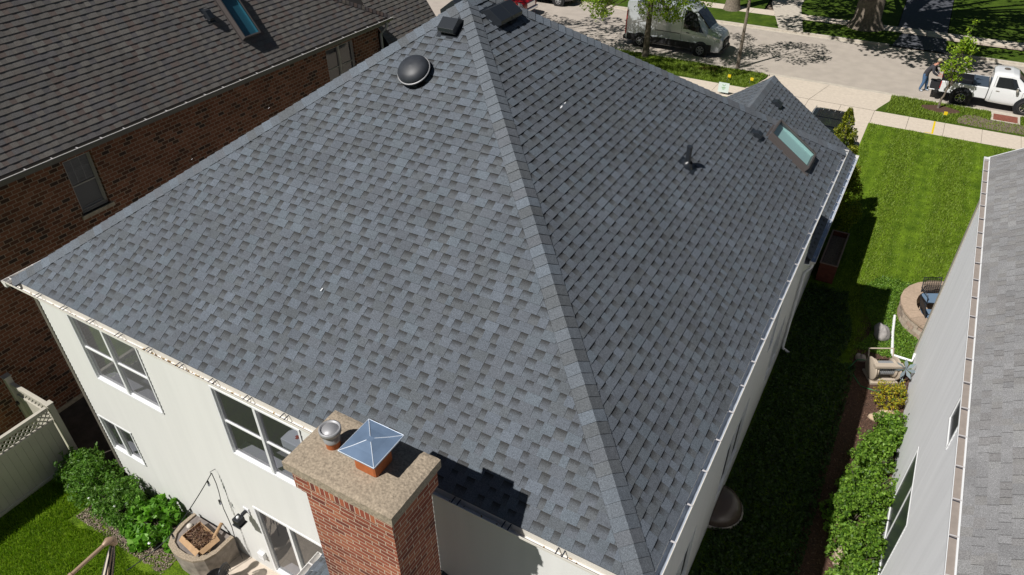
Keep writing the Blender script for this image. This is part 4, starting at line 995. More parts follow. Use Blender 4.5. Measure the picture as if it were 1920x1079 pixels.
# round seat wall
fp=empty('seat_wall',(0,0,0),'low curved tan block seat wall on the clover, partly hidden by the pale house','seat wall')
cx,cy=3.10,20.95; m=MB(); rd=random.Random(3)
for row in range(3):
    n=34; off_=row*.5
    for k in range(n):
        a0_=2*math.pi*(k+off_)/n; a1_=2*math.pi*(k+1+off_)/n-.006; c1=rd.choice([(.34,.27,.21),(.42,.34,.27),(.28,.22,.18),(.38,.28,.22),(.45,.38,.31)])
        ro=1.50+rd.uniform(-.008,.008); z0=.02+row*.145; z1=z0+.138
        P=[(cx+r*math.cos(a_),cy+r*math.sin(a_)) for r,a_ in ((ro,a0_),(ro,a1_),(1.14,a1_),(1.14,a0_))]
        m.prism(P,z0,z1,col=c1)
m.build('wall_blocks',pmat('tumbled_block',(1,1,1),.95,noise=.25,nscale=15,attr=True,bump=.5,bscale=40),fp)
m=MB(); n=26
for k in range(n):
    a0_=2*math.pi*k/n; a1_=2*math.pi*(k+1)/n-.005; j=rd.uniform(.9,1.1); P=[(cx+r*math.cos(a_),cy+r*math.sin(a_)) for r,a_ in ((1.54,a0_),(1.54,a1_),(1.10,a1_),(1.10,a0_))]
    m.prism(P,.455,.52,col=(.40*j,.30*j,.22*j))
m.build('capstones',pmat('capstone',(1,1,1),.9,noise=.15,nscale=14,attr=True),fp)
m=MB(); m.face([(cx+1.13*math.cos(a_),cy+1.13*math.sin(a_),.02) for a_ in np.linspace(0,6.1,30)]); o=m.build('paver_circle',pmat('tan_pavers',(.42,.31,.22),.9,noise=.2,nscale=12)); o['kind']='structure'
def mesh_chair(loc,rz,label,group=None):
    c=empty('mesh_chair',loc,label,'chair',group,rz=rz)
    m=MB(); W=.27
    for i in range(9):
        t=-W+2*W*i/8; m.bar((t,.2,.46),(t,.34,.95),.012,.006,up=(0,1,0))
    for i in range(12):
        z=.47+.48*i/11; yy=.2+.14*i/11; m.bar((-W,yy,z),(W,yy,z),.022,.005,up=(0,1,0))
    m.build('backrest',M['black'],c)
    m=MB(); m.tube([(-W,.19,.44),(-W,.34,.96),(W,.34,.96),(W,.19,.44)],.016,6); m.build('back_frame',M['blackmetal'],c)
    m=MB(); m.box(-W,W,-.27,.2,.41,.46); m.build('seat',M['bluepad'],c,bevel=.015)
    for s_ in (-1,1):
        m=MB(); m.tube([(s_*W,.2,.42),(s_*(W+.02),.24,0)],.014,6); m.build('leg',M['blackmetal'],c)
        m=MB(); m.tube([(s_*W,-.25,.42),(s_*(W+.02),-.27,0)],.014,6); m.build('leg',M['blackmetal'],c)
        m=MB(); m.tube([(s_*(W+.03),.24,.66),(s_*(W+.03),-.2,.66),(s_*W,-.25,.42)],.014,6); m.build('armrest',M['blackmetal'],c)
M['bluepad']=pmat('slate_blue_seat',(.13,.20,.29),.7)
mesh_chair((2.42,21.42,.02),.5,'black mesh patio chair with a blue-grey seat, the farther one inside the seat wall')
mesh_chair((2.42,20.45,.02),1.9,'black mesh patio chair inside the seat wall, nearer the pale house')
# hose reel cart
hr=empty('hose_reel',(1.55,17.45,0),'beige plastic garden hose reel at the edge of the shade','hose reel',rz=.5); hr.scale=(1.2,1.2,1.15)
M['beige']=pmat('beige_plastic',(.46,.39,.31),.5); M['hose']=pmat('green_hose',(.01,.22,.07),.4); M['greyhose']=pmat('grey_hose',(.26,.27,.28),.5)
m=MB(); T=Matrix.Rotation(math.pi/2,4,'Y')
for x_ in (-.30,.25): m.lathe([(0,0),(.24,0),(.275,.015),(.275,.035),(.24,.05),(0,.05)],(x_,0,.31),n=22,M=T)
m.tube([(-.28,.16,.3),(-.28,.34,.62),(.28,.34,.62),(.28,.16,.3)],.02,8); m.box(-.31,.31,-.24,.24,0,.06); m.box(-.25,.25,-.2,-.14,.05,.12); m.box(-.25,.25,.14,.2,.05,.12); m.box(-.32,.32,-.22,-.10,.50,.57); m.build('cart_frame',M['beige'],hr,bevel=.03)
m=MB(); T=Matrix.Rotation(math.pi/2,4,'Y'); m.lathe([(.0,-.22),(.22,-.22),(.22,-.19),(.09,-.19),(.09,.19),(.22,.19),(.22,.22),(0,.22)],(0,0,.32),n=20,M=T); m.build('drum',M['beige'],hr)
m=MB()
for i in range(9): 
    x=-.17+.0425*i; m.tube([(x,.15*math.cos(a_),.32+.15*math.sin(a_)) for a_ in np.linspace(0,2*math.pi,18)],.02,6,caps=False)
m.build('wound_hose',M['greyhose'],hr)
m=MB(); m.tube([(-.2,.1,.45),(-.35,.5,.1),(-.6,.3,.02),(-.55,-.3,.02),(-.2,-.5,.02)],.012,6); m.build('loose_hose',M['hose'],hr)
dr=empty('drain_pipe',(0,0,0),'white plastic drain pipe running along the clover to the corner of the pale house','pipe')
m=MB(); m.tube([(1.57,20.5,.06),(1.62,19.6,.06),(1.72,18.6,.07),(1.78,18.46,.07)],.042,8); m.build('long_run',M['white'],dr); m=MB(); m.tube([(1.76,18.5,.09),(2.24,18.48,.10),(2.25,18.6,.3)],.04,8); m.build('short_run',M['white'],dr)
fc=empty('garden_spinner',(2.05,17.35,0),'blue-grey folding garden stand leaning beside the white pipe and the hose reel','garden stand')
M['slate']=pmat('slate_metal',(.25,.31,.34),.5,.3)
m=MB(); m.tube([(0,0,0),(0,0,.75)],.018,6); m.tube([(-.2,.1,0),(0,0,.3),(.2,-.1,0)],.015,6); m.build('stand',M['slate'],fc)
m=MB()
for k in range(7):
    a_=2*math.pi*k/7; d0=Vector((math.cos(a_),math.sin(a_)*.4,math.sin(a_)*.9)); s_=Vector((-math.sin(a_),.3,math.cos(a_)))*.05; c0=Vector((0,0,.62)); m.face([c0,c0+d0*.16+s_,c0+d0*.30,c0+d0*.16-s_])
m.build('blades',M['slate'],fc)
def rock(loc,s,label,col=(.36,.31,.27),seed=1,mat=None):
    rd=random.Random(seed); m=MB(); nu,nv=14,9; k=[[1+rd.uniform(-.10,.10) for _ in range(nu)] for _ in range(nv+1)]
    def P(i,j):
        th=math.pi*j/nv; ph=2*math.pi*(i%nu)/nu; r=k[j][i%nu] if 0<j<nv else 1
        r*=1+.12*math.sin(2*ph+seed)+.08*math.cos(3*ph*1.0+th*2+seed)
        return (s[0]*r*math.sin(th)*math.cos(ph),s[1]*r*math.sin(th)*math.sin(ph),s[2]*r*math.cos(th)+s[2]*.6)
    for j in range(nv):
        for i in range(nu): m.face([P(i,j+1),P(i+1,j+1),P(i+1,j),P(i,j)],smooth=True)
    o=m.build('rock',M.setdefault('rock%s'%(col,),pmat('field_rock',col,.95,noise=.3,nscale=9,bump=.6,bscale=25)),weld=True); o.location=loc; tag(o,label,'rock'); return o
rock((.96,17.95,0),(.13,.16,.12),'small pale rock in the shade left of the hose reel',seed=2)
rock((1.32,19.35,0),(.22,.34,.22),'large grey boulder in the shade beside the white drain pipe',(.30,.28,.27),seed=3)
rock((1.30,17.75,.0),(.17,.14,.14),'rounded grey rock just behind the hose reel',seed=5)
rock((1.58,11.0,0),(.17,.22,.2),'pale tan boulder at the bottom of the shrub bed, half in shade',(.48,.38,.28),seed=4)
rock((1.72,15.75,0),(.24,.16,.12),'flat tan rock at the head of the shrub bed below the yellow shrub',(.50,.38,.26),seed=6)
rock((1.95,16.0,0),(.22,.14,.12),'tan rock close to the pale house wall above the shrubs',(.50,.38,.26),seed=7)
# ================= PLANTS =================
def shrub(name,loc,rx,ry,h,n,leaf,pal,label,cat='shrub',group=None,per=260,stems=True,narrow=.6):
    root=empty(name,loc,label,cat,group)
    C=[];Rr=[]
    for i in range(n):
        a=RNG.uniform(0,6.283); r=RNG.uniform(0,1)**.5
        z=h*RNG.uniform(.2,.9)*(1-.45*r*r); C.append((rx*.95*r*math.cos(a),ry*.95*r*math.sin(a),z)); Rr.append(RNG.uniform(.08,.20)*min(1.1,h/.75))
    for i in range(8):
        a=RNG.uniform(0,6.283); r=RNG.uniform(.5,1.15)
        for q in range(3): C.append((rx*r*math.cos(a)*(1+.08*q),ry*r*math.sin(a)*(1+.08*q),h*(.75+.12*q)*(1-.3*r*r))); Rr.append(.05)
    P=cluster_points(C,Rr,per/.04)
    P=P[P[:,2]>.02]
    leaves('foliage',P,leaf,pal,parent=root,narrow=narrow,upbias=.3,jit=.5)
    m=MB(); rd=random.Random(int(abs(loc[0]*100)))
    for i in range(9):
        a=rd.uniform(0,6.28); m.tube([(0,0,0),(rx*.3*math.cos(a),ry*.3*math.sin(a),h*.35),(rx*.7*math.cos(a),ry*.7*math.sin(a),h*.7)],[.014,.01,.005],5)
    m.build('stem',M['barkdark'],root)
    return root
BR=[(.12,.24,.02),(.17,.30,.03),(.08,.17,.015),(.22,.36,.05),(.05,.11,.012),(.15,.26,.03)]
for (x,y,rx,ry,h,lab) in ((2.02,15.05,.36,.62,1.0,'bright green shrub farthest up the row against the pale wall'),(1.78,13.95,.50,.62,1.0,'bright green shrub in the row by the pale wall, second from the far end'),
    (1.75,12.85,.60,.65,1.25,'bright green shrub in the middle of the row, in front of the wide dark window'),(1.60,11.95,.56,.60,1.1,'bright green shrub bulging out toward the shade, fourth from the far end'),
    (1.85,11.1,.52,.62,1.1,'bright green shrub in the row just above the pale boulder'),(1.92,10.15,.48,.62,.95,'bright green shrub nearest the bottom of the picture beside the pale wall')):
    shrub('shrub',(x,y,0),rx,ry,h,40,.066,BR,lab,group='shrubs along the pale house wall',per=170)
shrub('yellow_shrub',(1.88,16.50,0),.36,.50,.7,26,.045,[(.42,.34,.02),(.30,.30,.02),(.14,.22,.02),(.5,.38,.03)],'loose shrub with yellow-green leaves below the hose reel',per=170)
DG=[(.07,.17,.018),(.10,.23,.025),(.05,.12,.012),(.14,.28,.045),(.17,.30,.06)]
for (x,y,rx,h,lab) in ((-13.95,4.25,.50,.85,'leafy green bush nearest the fence post'),(-13.15,4.15,.60,1.05,'leafy green bush at the corner of the cream wall'),(-12.3,4.12,.60,.95,'leafy green bush under the small ground-floor window')):
    shrub('bush',(x,y,BZ),rx,.46,h,44,.075,DG,lab,cat='bush',group='bushes at the foot of the back wall',narrow=.35,per=190)
shrub('broad_leaf_plant',(-11.25,4.15,BZ),.74,.46,.85,36,.13,[(.10,.26,.02),(.14,.34,.03),(.08,.20,.015),(.20,.40,.05)],'plant with broad bright green leaves between the bushes and the stone planter',cat='plant',per=110,narrow=.8)
for i,(x,y,z) in enumerate(((-11.75,3.68,.65),(-11.40,3.62,.60),(-12.1,3.9,1.15),(-12.9,3.8,1.0),(-10.9,3.75,.9))):
    m=MB(); m.tube([(0,0,-.3),(0,0,0)],.005,5); 
    m.lathe([(0,-.02),(.028,-.01),(.034,.01),(.02,.022),(0,.026)],n=9,mat=1); o=m.build('peony_bloom',[M['blade'],M['white']]); o.location=(x,y,z); tag(o,'small round white bloom among the bushes at the foot of the back wall','flower','white blooms in the back bed')
# arborvitae
av=empty('arborvitae',(-1.30,24.95,0),'tall pointed yellow-green conifer at the corner of the garage wing','conifer')
C=[];Rr=[]
for i in range(230):
    t=RNG.uniform(0,1)**.75; z=.2+4.25*t; r=1.15*(1-t)**.8+.015; a=RNG.uniform(0,6.283); q=RNG.uniform(.5,1)
    C.append((r*q*math.cos(a)-.24*t,r*q*math.sin(a),z)); Rr.append(.055+.17*(1-t))
P=cluster_points(C,Rr,190/.03,flat=1.5)
leaves('foliage',P,.075,[(.15,.19,.012),(.22,.25,.018),(.09,.12,.01),(.30,.30,.03)],parent=av,upbias=.2,narrow=.5)
m=MB(); m.tube([(0,0,0),(-.05,0,1.5),(-.2,0,4.1)],[.08,.06,.01],7); m.build('trunk',M['barkdark'],av)
# ground cover and grass
def scatter(x0,x1,y0,y1,n,z,keep=None):
    P=np.stack([RNG.uniform(x0,x1,n),RNG.uniform(y0,y1,n),np.full(n,z)],1)
    if keep is not None: P=P[keep(P)]
    return P
P=scatter(-1.05,.9,2,21.0,42000,0,lambda p:((p[:,0]<-.05+.25*np.sin(p[:,1]*1.1)+.02*p[:,1])|(p[:,1]<17.5))&((p[:,0]+1.1)**2+(p[:,1]-11.02)**2>.36)); P[:,2]+=RNG.uniform(.02,.16,len(P))  # cover widened over the lawn strip, leaves coloured dark to deepen the shade
tag(leaves('ground_cover',P,.075,[(.02,.05,.008),(.035,.08,.01),(.015,.035,.005),(.05,.10,.02)]),'low leafy ground cover along the shaded side wall, leaf colours darkened for the shade','ground cover',kind='stuff')
P=scatter(.55,2.3,18.4,22.6,26000,0,lambda p:((p[:,0]-cx)**2+(p[:,1]-cy)**2>1.54**2)&(p[:,0]>.75+.3*np.sin(p[:,1]*1.7))); P[:,2]+=RNG.uniform(.01,.09,len(P))
tag(leaves('clover',P,.05,BR),'low clover-like ground cover around the curved seat wall','ground cover',kind='stuff')
P=scatter(-14.6,-9.2,.0,4.6,90000,BZ,lambda p:~((p[:,1]>3.45+.12*np.sin(p[:,0]*3))&(p[:,0]>-13.3)))
tag(blades('grass',P,.06,.012,[(.13,.25,.008),(.18,.31,.012),(.09,.18,.006),(.24,.36,.02)]),'short mown grass of the back lawn','grass',kind='stuff')
lawn_pal=[(.175,.255,.022),(.15,.22,.018),(.205,.29,.032),(.12,.18,.014)]
def stripe(p):
    s=np.sin(p[:,0]*3.2+.25*np.sin(p[:,1]*.8)); return RNG.uniform(0,1,len(p))<.55+.42*s
P=scatter(-1.2,7,18,35.5,150000,0,stripe)
P=P[~((P[:,0]>2.28)&(P[:,1]<20.4))&~(((P[:,0]-cx)**2+(P[:,1]-cy)**2<1.55**2))&~((P[:,0]<-.35)&(P[:,1]<24))]
tag(blades('grass',P,.05,.022,lawn_pal,lean=.9),'short mown grass of the side lawn','grass',kind='stuff')
P=scatter(-16,9,37.3,39.7,60000,0,lambda p:(((p[:,0]<-7.1))|(p[:,0]>-.75))&(((p[:,0]-1.50)/.85)**2+((p[:,1]-38.85)/.50)**2>1)&~((p[:,0]>2.3)&(p[:,0]<5.4)&(p[:,1]<38.7)&(RNG.uniform(0,1,len(p))<.8))&~((p[:,0]>3.65)&(p[:,0]<4.9)&(p[:,1]>38.55)))
tag(blades('grass',P,.07,.03,lawn_pal,lean=.8),'rough grass of the strip beside the street','grass',kind='stuff')
# mulch chips
P=scatter(.7,2.3,6,20.4,9000,.012); P[:,2]+=RNG.uniform(0,.02,len(P)); tag(leaves('mulch_chips',P,.06,[(.12,.07,.045),(.08,.045,.03),(.20,.12,.08),(.06,.04,.03)],mat=pmat('chips',(1,1,1),.95,attr=True),upbias=1.5,narrow=.35),'brown bark chips on the shrub bed','mulch',kind='stuff')
P=scatter(-13.2,-10.4,3.5,4.6,5000,BZ+.01); P[:,2]+=RNG.uniform(0,.02,len(P)); tag(leaves('soil_crumbs',P,.045,[(.22,.17,.13),(.12,.09,.07),(.32,.26,.2)],mat=bpy.data.materials['chips'],upbias=1.5,narrow=.5),'crumbly grey soil and chips of the back bed','soil',kind='stuff')
# ================= STREET TREES =================
def tree(name,loc,tr,th,crowns,nc,leaf,per,pal,label,cat='tree',group=None,flare=1.5,bark='bark',limbs=9,rmin=.35,rmax=.8,seed=1,lean=(0,0)):
    rd=random.Random(seed); root=empty(name,loc,label,cat,group)
    m=MB(); top=Vector((lean[0],lean[1],th))
    m.tube([(0,0,-.1),(0,0,.12),(lean[0]*.1,lean[1]*.1,.5),(lean[0]*.5,lean[1]*.5,th*.5),tuple(top)],[tr*flare*1.15,tr*flare,tr*1.12,tr*.95,tr*.8],14)
    m.build('trunk',M[bark],root)
    C=[];Rr=[]
    m=MB(); 
    for (c0,rr,nn) in crowns:
        c0=Vector(c0); tips=[]
        for k in range(nn):
            d=Vector((rd.gauss(0,1),rd.gauss(0,1),rd.gauss(0,1))).normalized(); q=rd.uniform(.35,1)**.5
            tips.append(c0+Vector((d.x*rr[0],d.y*rr[1],d.z*rr[2]))*q)
        for k,t_ in enumerate(tips):
            C.append(tuple(t_)); Rr.append(rd.uniform(rmin,rmax))
        for k in range(limbs):
            t_=rd.choice(tips); mid=top.lerp(t_,.5)+Vector((rd.uniform(-.4,.4),rd.uniform(-.4,.4),rd.uniform(0,.6)))
            m.tube([top-Vector((0,0,rd.uniform(0,th*.25))),mid,t_],[tr*.38,tr*.18,tr*.04],6)
            for q in range(3):
                t2=min(tips,key=lambda a_:(a_-t_).length+rd.uniform(0,2)); m.tube([mid.lerp(t_,.4),t2],[tr*.12,tr*.03],5)
    m.build('limbs',M[bark],root)
    P=cluster_points(C,Rr,per)
    leaves('crown',P,leaf,pal,parent=root,upbias=.5,narrow=.75)
    return root
YG=[(.20,.32,.02),(.28,.40,.03),(.14,.24,.015),(.36,.46,.05)]
OG=[(.10,.18,.02),(.15,.24,.03),(.07,.13,.015)]
tree('street_tree',(-13.83,39.27,0),.16,4.2,[((.3,0,5.2),(3.4,3.2,2.5),70),((-3.0,-.3,3.0),(1.0,1.2,1.1),12),((1.0,-.2,3.1),(1.6,1.0,.8),12),((3.0,.3,3.9),(1.1,1.0,.8),8)],0,.13,330,YG,'leafy young street tree in front of the silver van',limbs=14,rmin=.35,rmax=.7,seed=3,flare=1.3,bark='barkdark')
tree('street_tree',(-8.76,40.30,-.1),.085,4.5,[((.1,0,6.0),(2.1,2.0,1.8),30)],0,.16,170,YG,'slender grey-trunked street tree between the van and the driveway apron, crown out of frame',limbs=8,rmin=.35,rmax=.6,seed=5,flare=1.1)
tree('large_oak',(-3.70,51.3,0),.74,6.5,[((.9,-8.6,8.0),(4.2,2.8,1.3),75),((-5.2,-7.6,9.2),(3.0,1.8,1.0),32),((1.2,-3.8,11),(9.5,4.2,2),150),((4.5,1.5,12.5),(10,7,2.5),110)],0,.30,46,OG,'huge grey-barked tree at the far kerb beside the dark driveway',flare=1.45,limbs=16,rmin=.6,rmax=1.1,seed=8)
tree('large_oak',(-12.21,51.2,0),.42,6.0,[((0,0,9.5),(6,6,3),80)],0,.30,44,OG,'grey tree trunk on the far grass strip straight above the van windscreen',limbs=12,rmin=.5,rmax=.9,seed=9,flare=1.3)
tree('street_tree',(-27.2,33.6,0),.3,5.0,[((3.7,0,9.5),(6.4,5.0,2.6),170)],0,.20,95,OG,'thin-leaved street tree whose branches shade the street at the top','tree',limbs=60,rmin=.4,rmax=.8,seed=10,flare=1.3)
tree('large_oak',(9.0,43.0-5,0),.4,6.0,[((-2,6,10),(8,6,3),70)],0,.34,24,OG,'large tree off to the right that throws its shade on the far lawns',limbs=12,rmin=.5,rmax=1.0,seed=12,flare=1.3)
tree('front_yard_tree',(-26.5,29.8,0),.25,5.5,[((11.0,1.6,12.2),(3.8,2.2,1.6),64)],0,.2,90,OG,'front yard tree behind the grey roof, shading the grass strip by the van',limbs=16,rmin=.4,rmax=.7,seed=19,flare=1.2)
# sapling with mulch
tree('sapling',(1.40,39.0,0),.045,1.25,[((.10,0,2.35),(.62,.55,.95),44),((.22,0,3.5),(.26,.26,.75),14)],0,.115,520,YG,'slim young tree in a mulch ring beside the white pickup',flare=1.2,limbs=16,rmin=.15,rmax=.26,seed=15,lean=(.12,0))
for (x,y,lab) in ((-8.62,37.74,'small yellow marker flag farther from the driveway, left of the other one'),(-7.46,37.84,'small yellow marker flag on the grass just left of the driveway apron'),(1.66,37.70,'small yellow marker flag on the grass below the sapling')):
    r_=empty('marker_flag',(x,y,0),lab,'flag','yellow marker flags')
    m=MB(); m.tube([(0,0,0),(0,0,.35)],.006,5); m.build('wire',M['alu'],r_)
    m=MB(); m.box(0,.16,-.004,.004,.20,.36); m.build('flag',M.setdefault('yellow',pmat('yellow_plastic',(.75,.55,.01),.6)),r_)
ys=empty('yard_sign',(-8.27,35.75,0),'small white lawn sign with a green leaf mark beside the pavement','sign')
m=MB(); m.tube([(-.16,0,0),(-.16,0,.6)],.008,5); m.tube([(.16,0,0),(.16,0,.6)],.008,5); m.build('stake',M['alu'],ys)
m=MB(); m.box(-.27,.27,-.025,-.015,.12,.62); m.build('sign_board',M.setdefault('signwhite',pmat('sign_white',(.72,.80,.80),.5)),ys)
m=MB(); g1=M.setdefault('signgreen',pmat('sign_green',(.12,.35,.05),.6))
for s_ in (-1,1): m.face([(s_*.01,-.028,.42),(s_*.05,-.028,.47),(s_*.085,-.028,.55),(s_*.03,-.028,.50)])
m.box(-.10,.10,-.029,-.027,.36,.385); m.box(-.07,.07,-.029,-.027,.31,.325); m.box(-.05,.05,-.029,-.027,.26,.275); m.build('sign_mark',g1,ys)
m=MB(); m.box(-.27,-.19,-.029,-.027,.57,.61) if 0 else None
# storm grate + paint mark
dg=empty('drain_cover',(0,0,0),'rust-red rectangular drain cover set in the strip beside the pickup','drain cover')
m=MB(); m.box(3.66,4.86,38.62,39.72,-.1,.012); m.build('concrete_collar',M['oldconcrete'],dg)
m=MB(); m.box(3.76,4.76,38.72,39.50,.0,.022); 
for i in range(12): m.box(3.80+i*.08,3.84+i*.08,38.76,39.46,.022,.03)
m.build('rust_plate',pmat('rust',(.22,.07,.045),.9,noise=.3,nscale=12),dg)
m=MB(); m.box(-10.6,-9.6,38.8,39.4,.0,.02); o=m.build('drain_cover',bpy.data.materials['rust']); tag(o,'rust-red drain cover in the dappled grass beside the van','drain cover')
m=MB(); m.face([(1.37,35.58,.0165),(1.45,35.58,.0165),(1.45,37.15,.0165),(1.37,37.15,.0165)]); m.face([(1.1,35.58,.0165),(1.37,35.58,.0165),(1.37,35.64,.0165),(1.1,35.64,.0165)]); o=m.build('paint_mark',M['yellow']); tag(o,'yellow utility paint line across a pavement joint','paint mark')

# ================= VEHICLES =================
def lerp_sections(st,x):
    for (x0,s0),(x1,s1) in zip(st[:-1],st[1:]):
        if x0<=x<=x1:
            t=(x-x0)/(x1-x0) if x1>x0 else 0; return [(a[0]+(b[0]-a[0])*t,a[1]+(b[1]-a[1])*t) for a,b in zip(s0,s1)]
    return st[-1][1] if x>st[-1][0] else st[0][1]
def sect(s,v): # v in 0..len-1
    i=min(int(v),len(s)-2); t=v-i; return (s[i][0]+(s[i+1][0]-s[i][0])*t,s[i][1]+(s[i+1][1]-s[i][1])*t)
def shell(st,mat,parent,name='body',nx=60,sub=2,bevel=0):
    m=MB(); x0,x1=st[0][0],st[-1][0]; xs=sorted({s[0] for s in st}|{x0+(x1-x0)*i/nx for i in range(nx+1)}); xs=[x for i,x in enumerate(xs) if i==0 or x-xs[i-1]>1e-4]
    K=len(st[0][1]); vs_=[i/sub for i in range((K-1)*sub+1)]
    R_=[]
    for x in xs:
        s=lerp_sections(st,x); L_=[(x,-sect(s,v)[0],sect(s,v)[1]) for v in vs_]; R2_=[(x,sect(s,v)[0],sect(s,v)[1]) for v in reversed(vs_)]
        R_.append(L_+R2_[1:] if abs(L_[-1][1])<1e-6 else L_+R2_)
    n=len(R_[0]); b=len(m.v)
    for r in R_: m.v.extend(r)
    for i in range(len(R_)-1):
        for k in range(n-1):
            m.f.append((b+i*n+k,b+(i+1)*n+k,b+(i+1)*n+k+1,b+i*n+k+1)); m.c.append([(1,1,1)]*4); m.m.append(0); m.uv.append(None); m.sm.append(True)
    m.face(R_[0][::-1]); m.face(R_[-1])
    o=m.build(name,mat,parent); es=o.modifiers.new('es','EDGE_SPLIT'); es.split_angle=R(32); return o
def patch(st,side,xa,xb,va,vb,mat,parent,name,off=.012,slant=(0,0),nx=8,nv=4):
    """window/panel following the shell: xa..xb at va (lower), slanted at vb"""
    m=MB(); G=[]
    for j in range(nv+1):
        v=va+(vb-va)*j/nv; a=xa+slant[0]*j/nv; b=xb+slant[1]*j/nv; row=[]
        for i in range(nx+1):
            x=a+(b-a)*i/nx; y,z=sect(lerp_sections(st,x),v); row.append((x,side*(y+off),z+off*.3))
        G.append(row)
    for j in range(nv):
        for i in range(nx):
            q=[G[j][i],G[j][i+1],G[j+1][i+1],G[j+1][i]]; m.face(q if side<0 else q[::-1],smooth=True)
    return m.build(name,mat,parent)
def toppatch(st,xa,xb,mat,parent,v0=4.35,off=.014):
    m=MB(); nx=8; G=[]
    for i in range(nx+1):
        x=xa+(xb-xa)*i/nx; s=lerp_sections(st,x); vv=[v0+(6-v0)*j/5 for j in range(6)]; L_=[sect(s,v) for v in vv]
        G.append([(x+off*.6,-y,z+off) for y,z in L_]+[(x+off*.6,y,z+off) for y,z in reversed(L_[:-1])])
    for i in range(nx):
        for k in range(len(G[0])-1): m.face([G[i][k],G[i+1][k],G[i+1][k+1],G[i][k+1]],smooth=True)
    return m.build('windscreen',mat,parent)
def wheel(parent,x,y,r,w,side,rim='alu',spokes=6):
    root=bpy.data.objects.new('wheel',None); scene.collection.objects.link(root); root.parent=parent; root.location=(x,y,r)
    T=Matrix.Rotation(-side*math.pi/2,4,'X')
    m=MB(); m.lathe([(r*.62,-w/2),(r*.95,-w/2),(r,-w*.3),(r,w*.3),(r*.95,w/2),(r*.64,w/2),(r*.62,w*.4)],n=28,M=T); m.build('tyre',M['rubber'],root)
    m=MB(); m.lathe([(r*.63,w*.30),(r*.60,w*.44),(r*.55,w*.40),(r*.5,w*.18),(0,w*.18)],n=28,M=T,mat=1)
    m.lathe([(r*.64,w*.36),(r*.62,w*.46),(r*.54,w*.44)],n=28,M=T)
    for k in range(spokes):
        a=2*math.pi*k/spokes; p=T@Vector((r*.1*math.cos(a),r*.1*math.sin(a),w*.40)); q=T@Vector((r*.58*math.cos(a),r*.58*math.sin(a),w*.40)); m.bar(p,q,r*.14,w*.1,up=(0,1,0))
    m.lathe([(0,w*.48),(r*.14,w*.46),(r*.15,w*.3)],n=12,M=T); m.build('rim',[M[rim],M['black']],root)
def arch(parent,x,y,z,r,side,mat='black'):
    T=Matrix.Rotation(-side*math.pi/2,4,'X'); m=MB(); m.lathe([(0,0),(r,0),(r+.03,-.015)],(x,y,z),n=26,M=T); return m.build('wheel_arch',M[mat],parent)
def S(w,zl,zm,zb,wr,zr,wm=None,zr2=None):  # section: sill, lower side, mid, belt, roof edge, roof centre
    wm=wm or w
    return [(w*.93,zl),(w*.985,zl+.10),(wm,zm),(w*.985,zb),(wr,zr-.07 if zr2 is None else zr2),(wr*.86,zr-.012),(0,zr)]
M['darktrim']=pmat('dark_trim',(.02,.02,.022),.6)
M['taillight']=pmat('red_lens',(.5,.01,.01),.25,coat=.5); M['headlamp']=pmat('headlamp_lens',(.55,.58,.6),.1,.3,coat=.5)
M['silver']=pmat('silver_paint',(.55,.59,.63),.3,.35,.5,coat=.7); M['whitepaint']=pmat('white_paint',(.80,.81,.82),.3,0,.5,coat=.8)
M['redpaint']=pmat('red_paint',(.34,.005,.008),.3,0,.5,coat=.9); M['blackpaint']=pmat('black_paint',(.012,.015,.02),.22,0,.6,coat=.9); M['chrome']=pmat('chrome',(.7,.7,.72),.15,1.0)
# --- cargo van (front toward +x) ---
van=empty('cargo_van',(-14.94,42.12,-.11),'silver high-roof cargo van parked at the kerb behind the leafy street tree','van')
w=.98
vst=[(-.98,S(w,.42,.8,1.25,.84,2.50)),(-.90,S(w*1.0,.32,.8,1.3,.87,2.60)),(0,S(w*1.01,.30,.8,1.35,.88,2.64)),(2.4,S(w*1.01,.30,.8,1.35,.88,2.64)),(2.85,S(w*1.01,.30,.8,1.35,.86,2.58)),
     (3.15,S(w*1.01,.30,.8,1.30,.80,2.44)),(3.55,S(w*1.0,.30,.8,1.30,.77,2.06)),(3.98,S(w*.99,.3,.8,1.28,.80,1.58)),(4.12,S(w*.99,.3,.8,1.26,.80,1.46)),(4.50,S(w*.96,.3,.8,1.18,.78,1.36)),(4.74,S(w*.88,.32,.75,1.08,.70,1.24)),(4.86,S(w*.76,.36,.65,.95,.6,1.06))]
shell(vst,M['silver'],van)
for sd in (-1,1):
    patch(vst,sd,2.55,3.78,3.05,3.92,M['darkglass'],van,'side_window',slant=(0,-.55))
    patch(vst,sd,-.85,4.3,.1,1.8,M['darktrim'],van,'side_cladding',nx=30)
    patch(vst,sd,4.45,4.78,2.35,3.1,M['headlamp'],van,'headlight',slant=(-.15,-.15))
    patch(vst,sd,-.975,-.90,1.6,3.6,M['taillight'],van,'taillight',off=.02)
    patch(vst,sd,.9,.915,1.0,3.9,M['darktrim'],van,'panel_seam',off=.006,nx=1); patch(vst,sd,2.45,2.465,1.0,3.9,M['darktrim'],van,'panel_seam',off=.006,nx=1); patch(vst,sd,.95,2.4,2.55,2.62,M['darktrim'],van,'side_rail',off=.01)
    arch(van,0,sd*1.0,.36,.46,sd); arch(van,3.70,sd*.995,.36,.46,sd)
    wheel(van,0,sd*.92,.36,.24,sd); wheel(van,3.70,sd*.92,.36,.24,sd)
    m=MB(); m.box(3.35,3.5,sd*1.03-.02,sd*1.2,1.38,1.72) if sd>0 else m.box(3.35,3.5,-1.2,-1.01,1.38,1.72); m.build('wing_mirror',M['darktrim'],van,bevel=.02)
    patch(vst,sd,2.75,2.95,2.72,2.80,M['darktrim'],van,'door_handle',off=.02)
toppatch(vst,3.2,4.0,M['darkglass'],van)
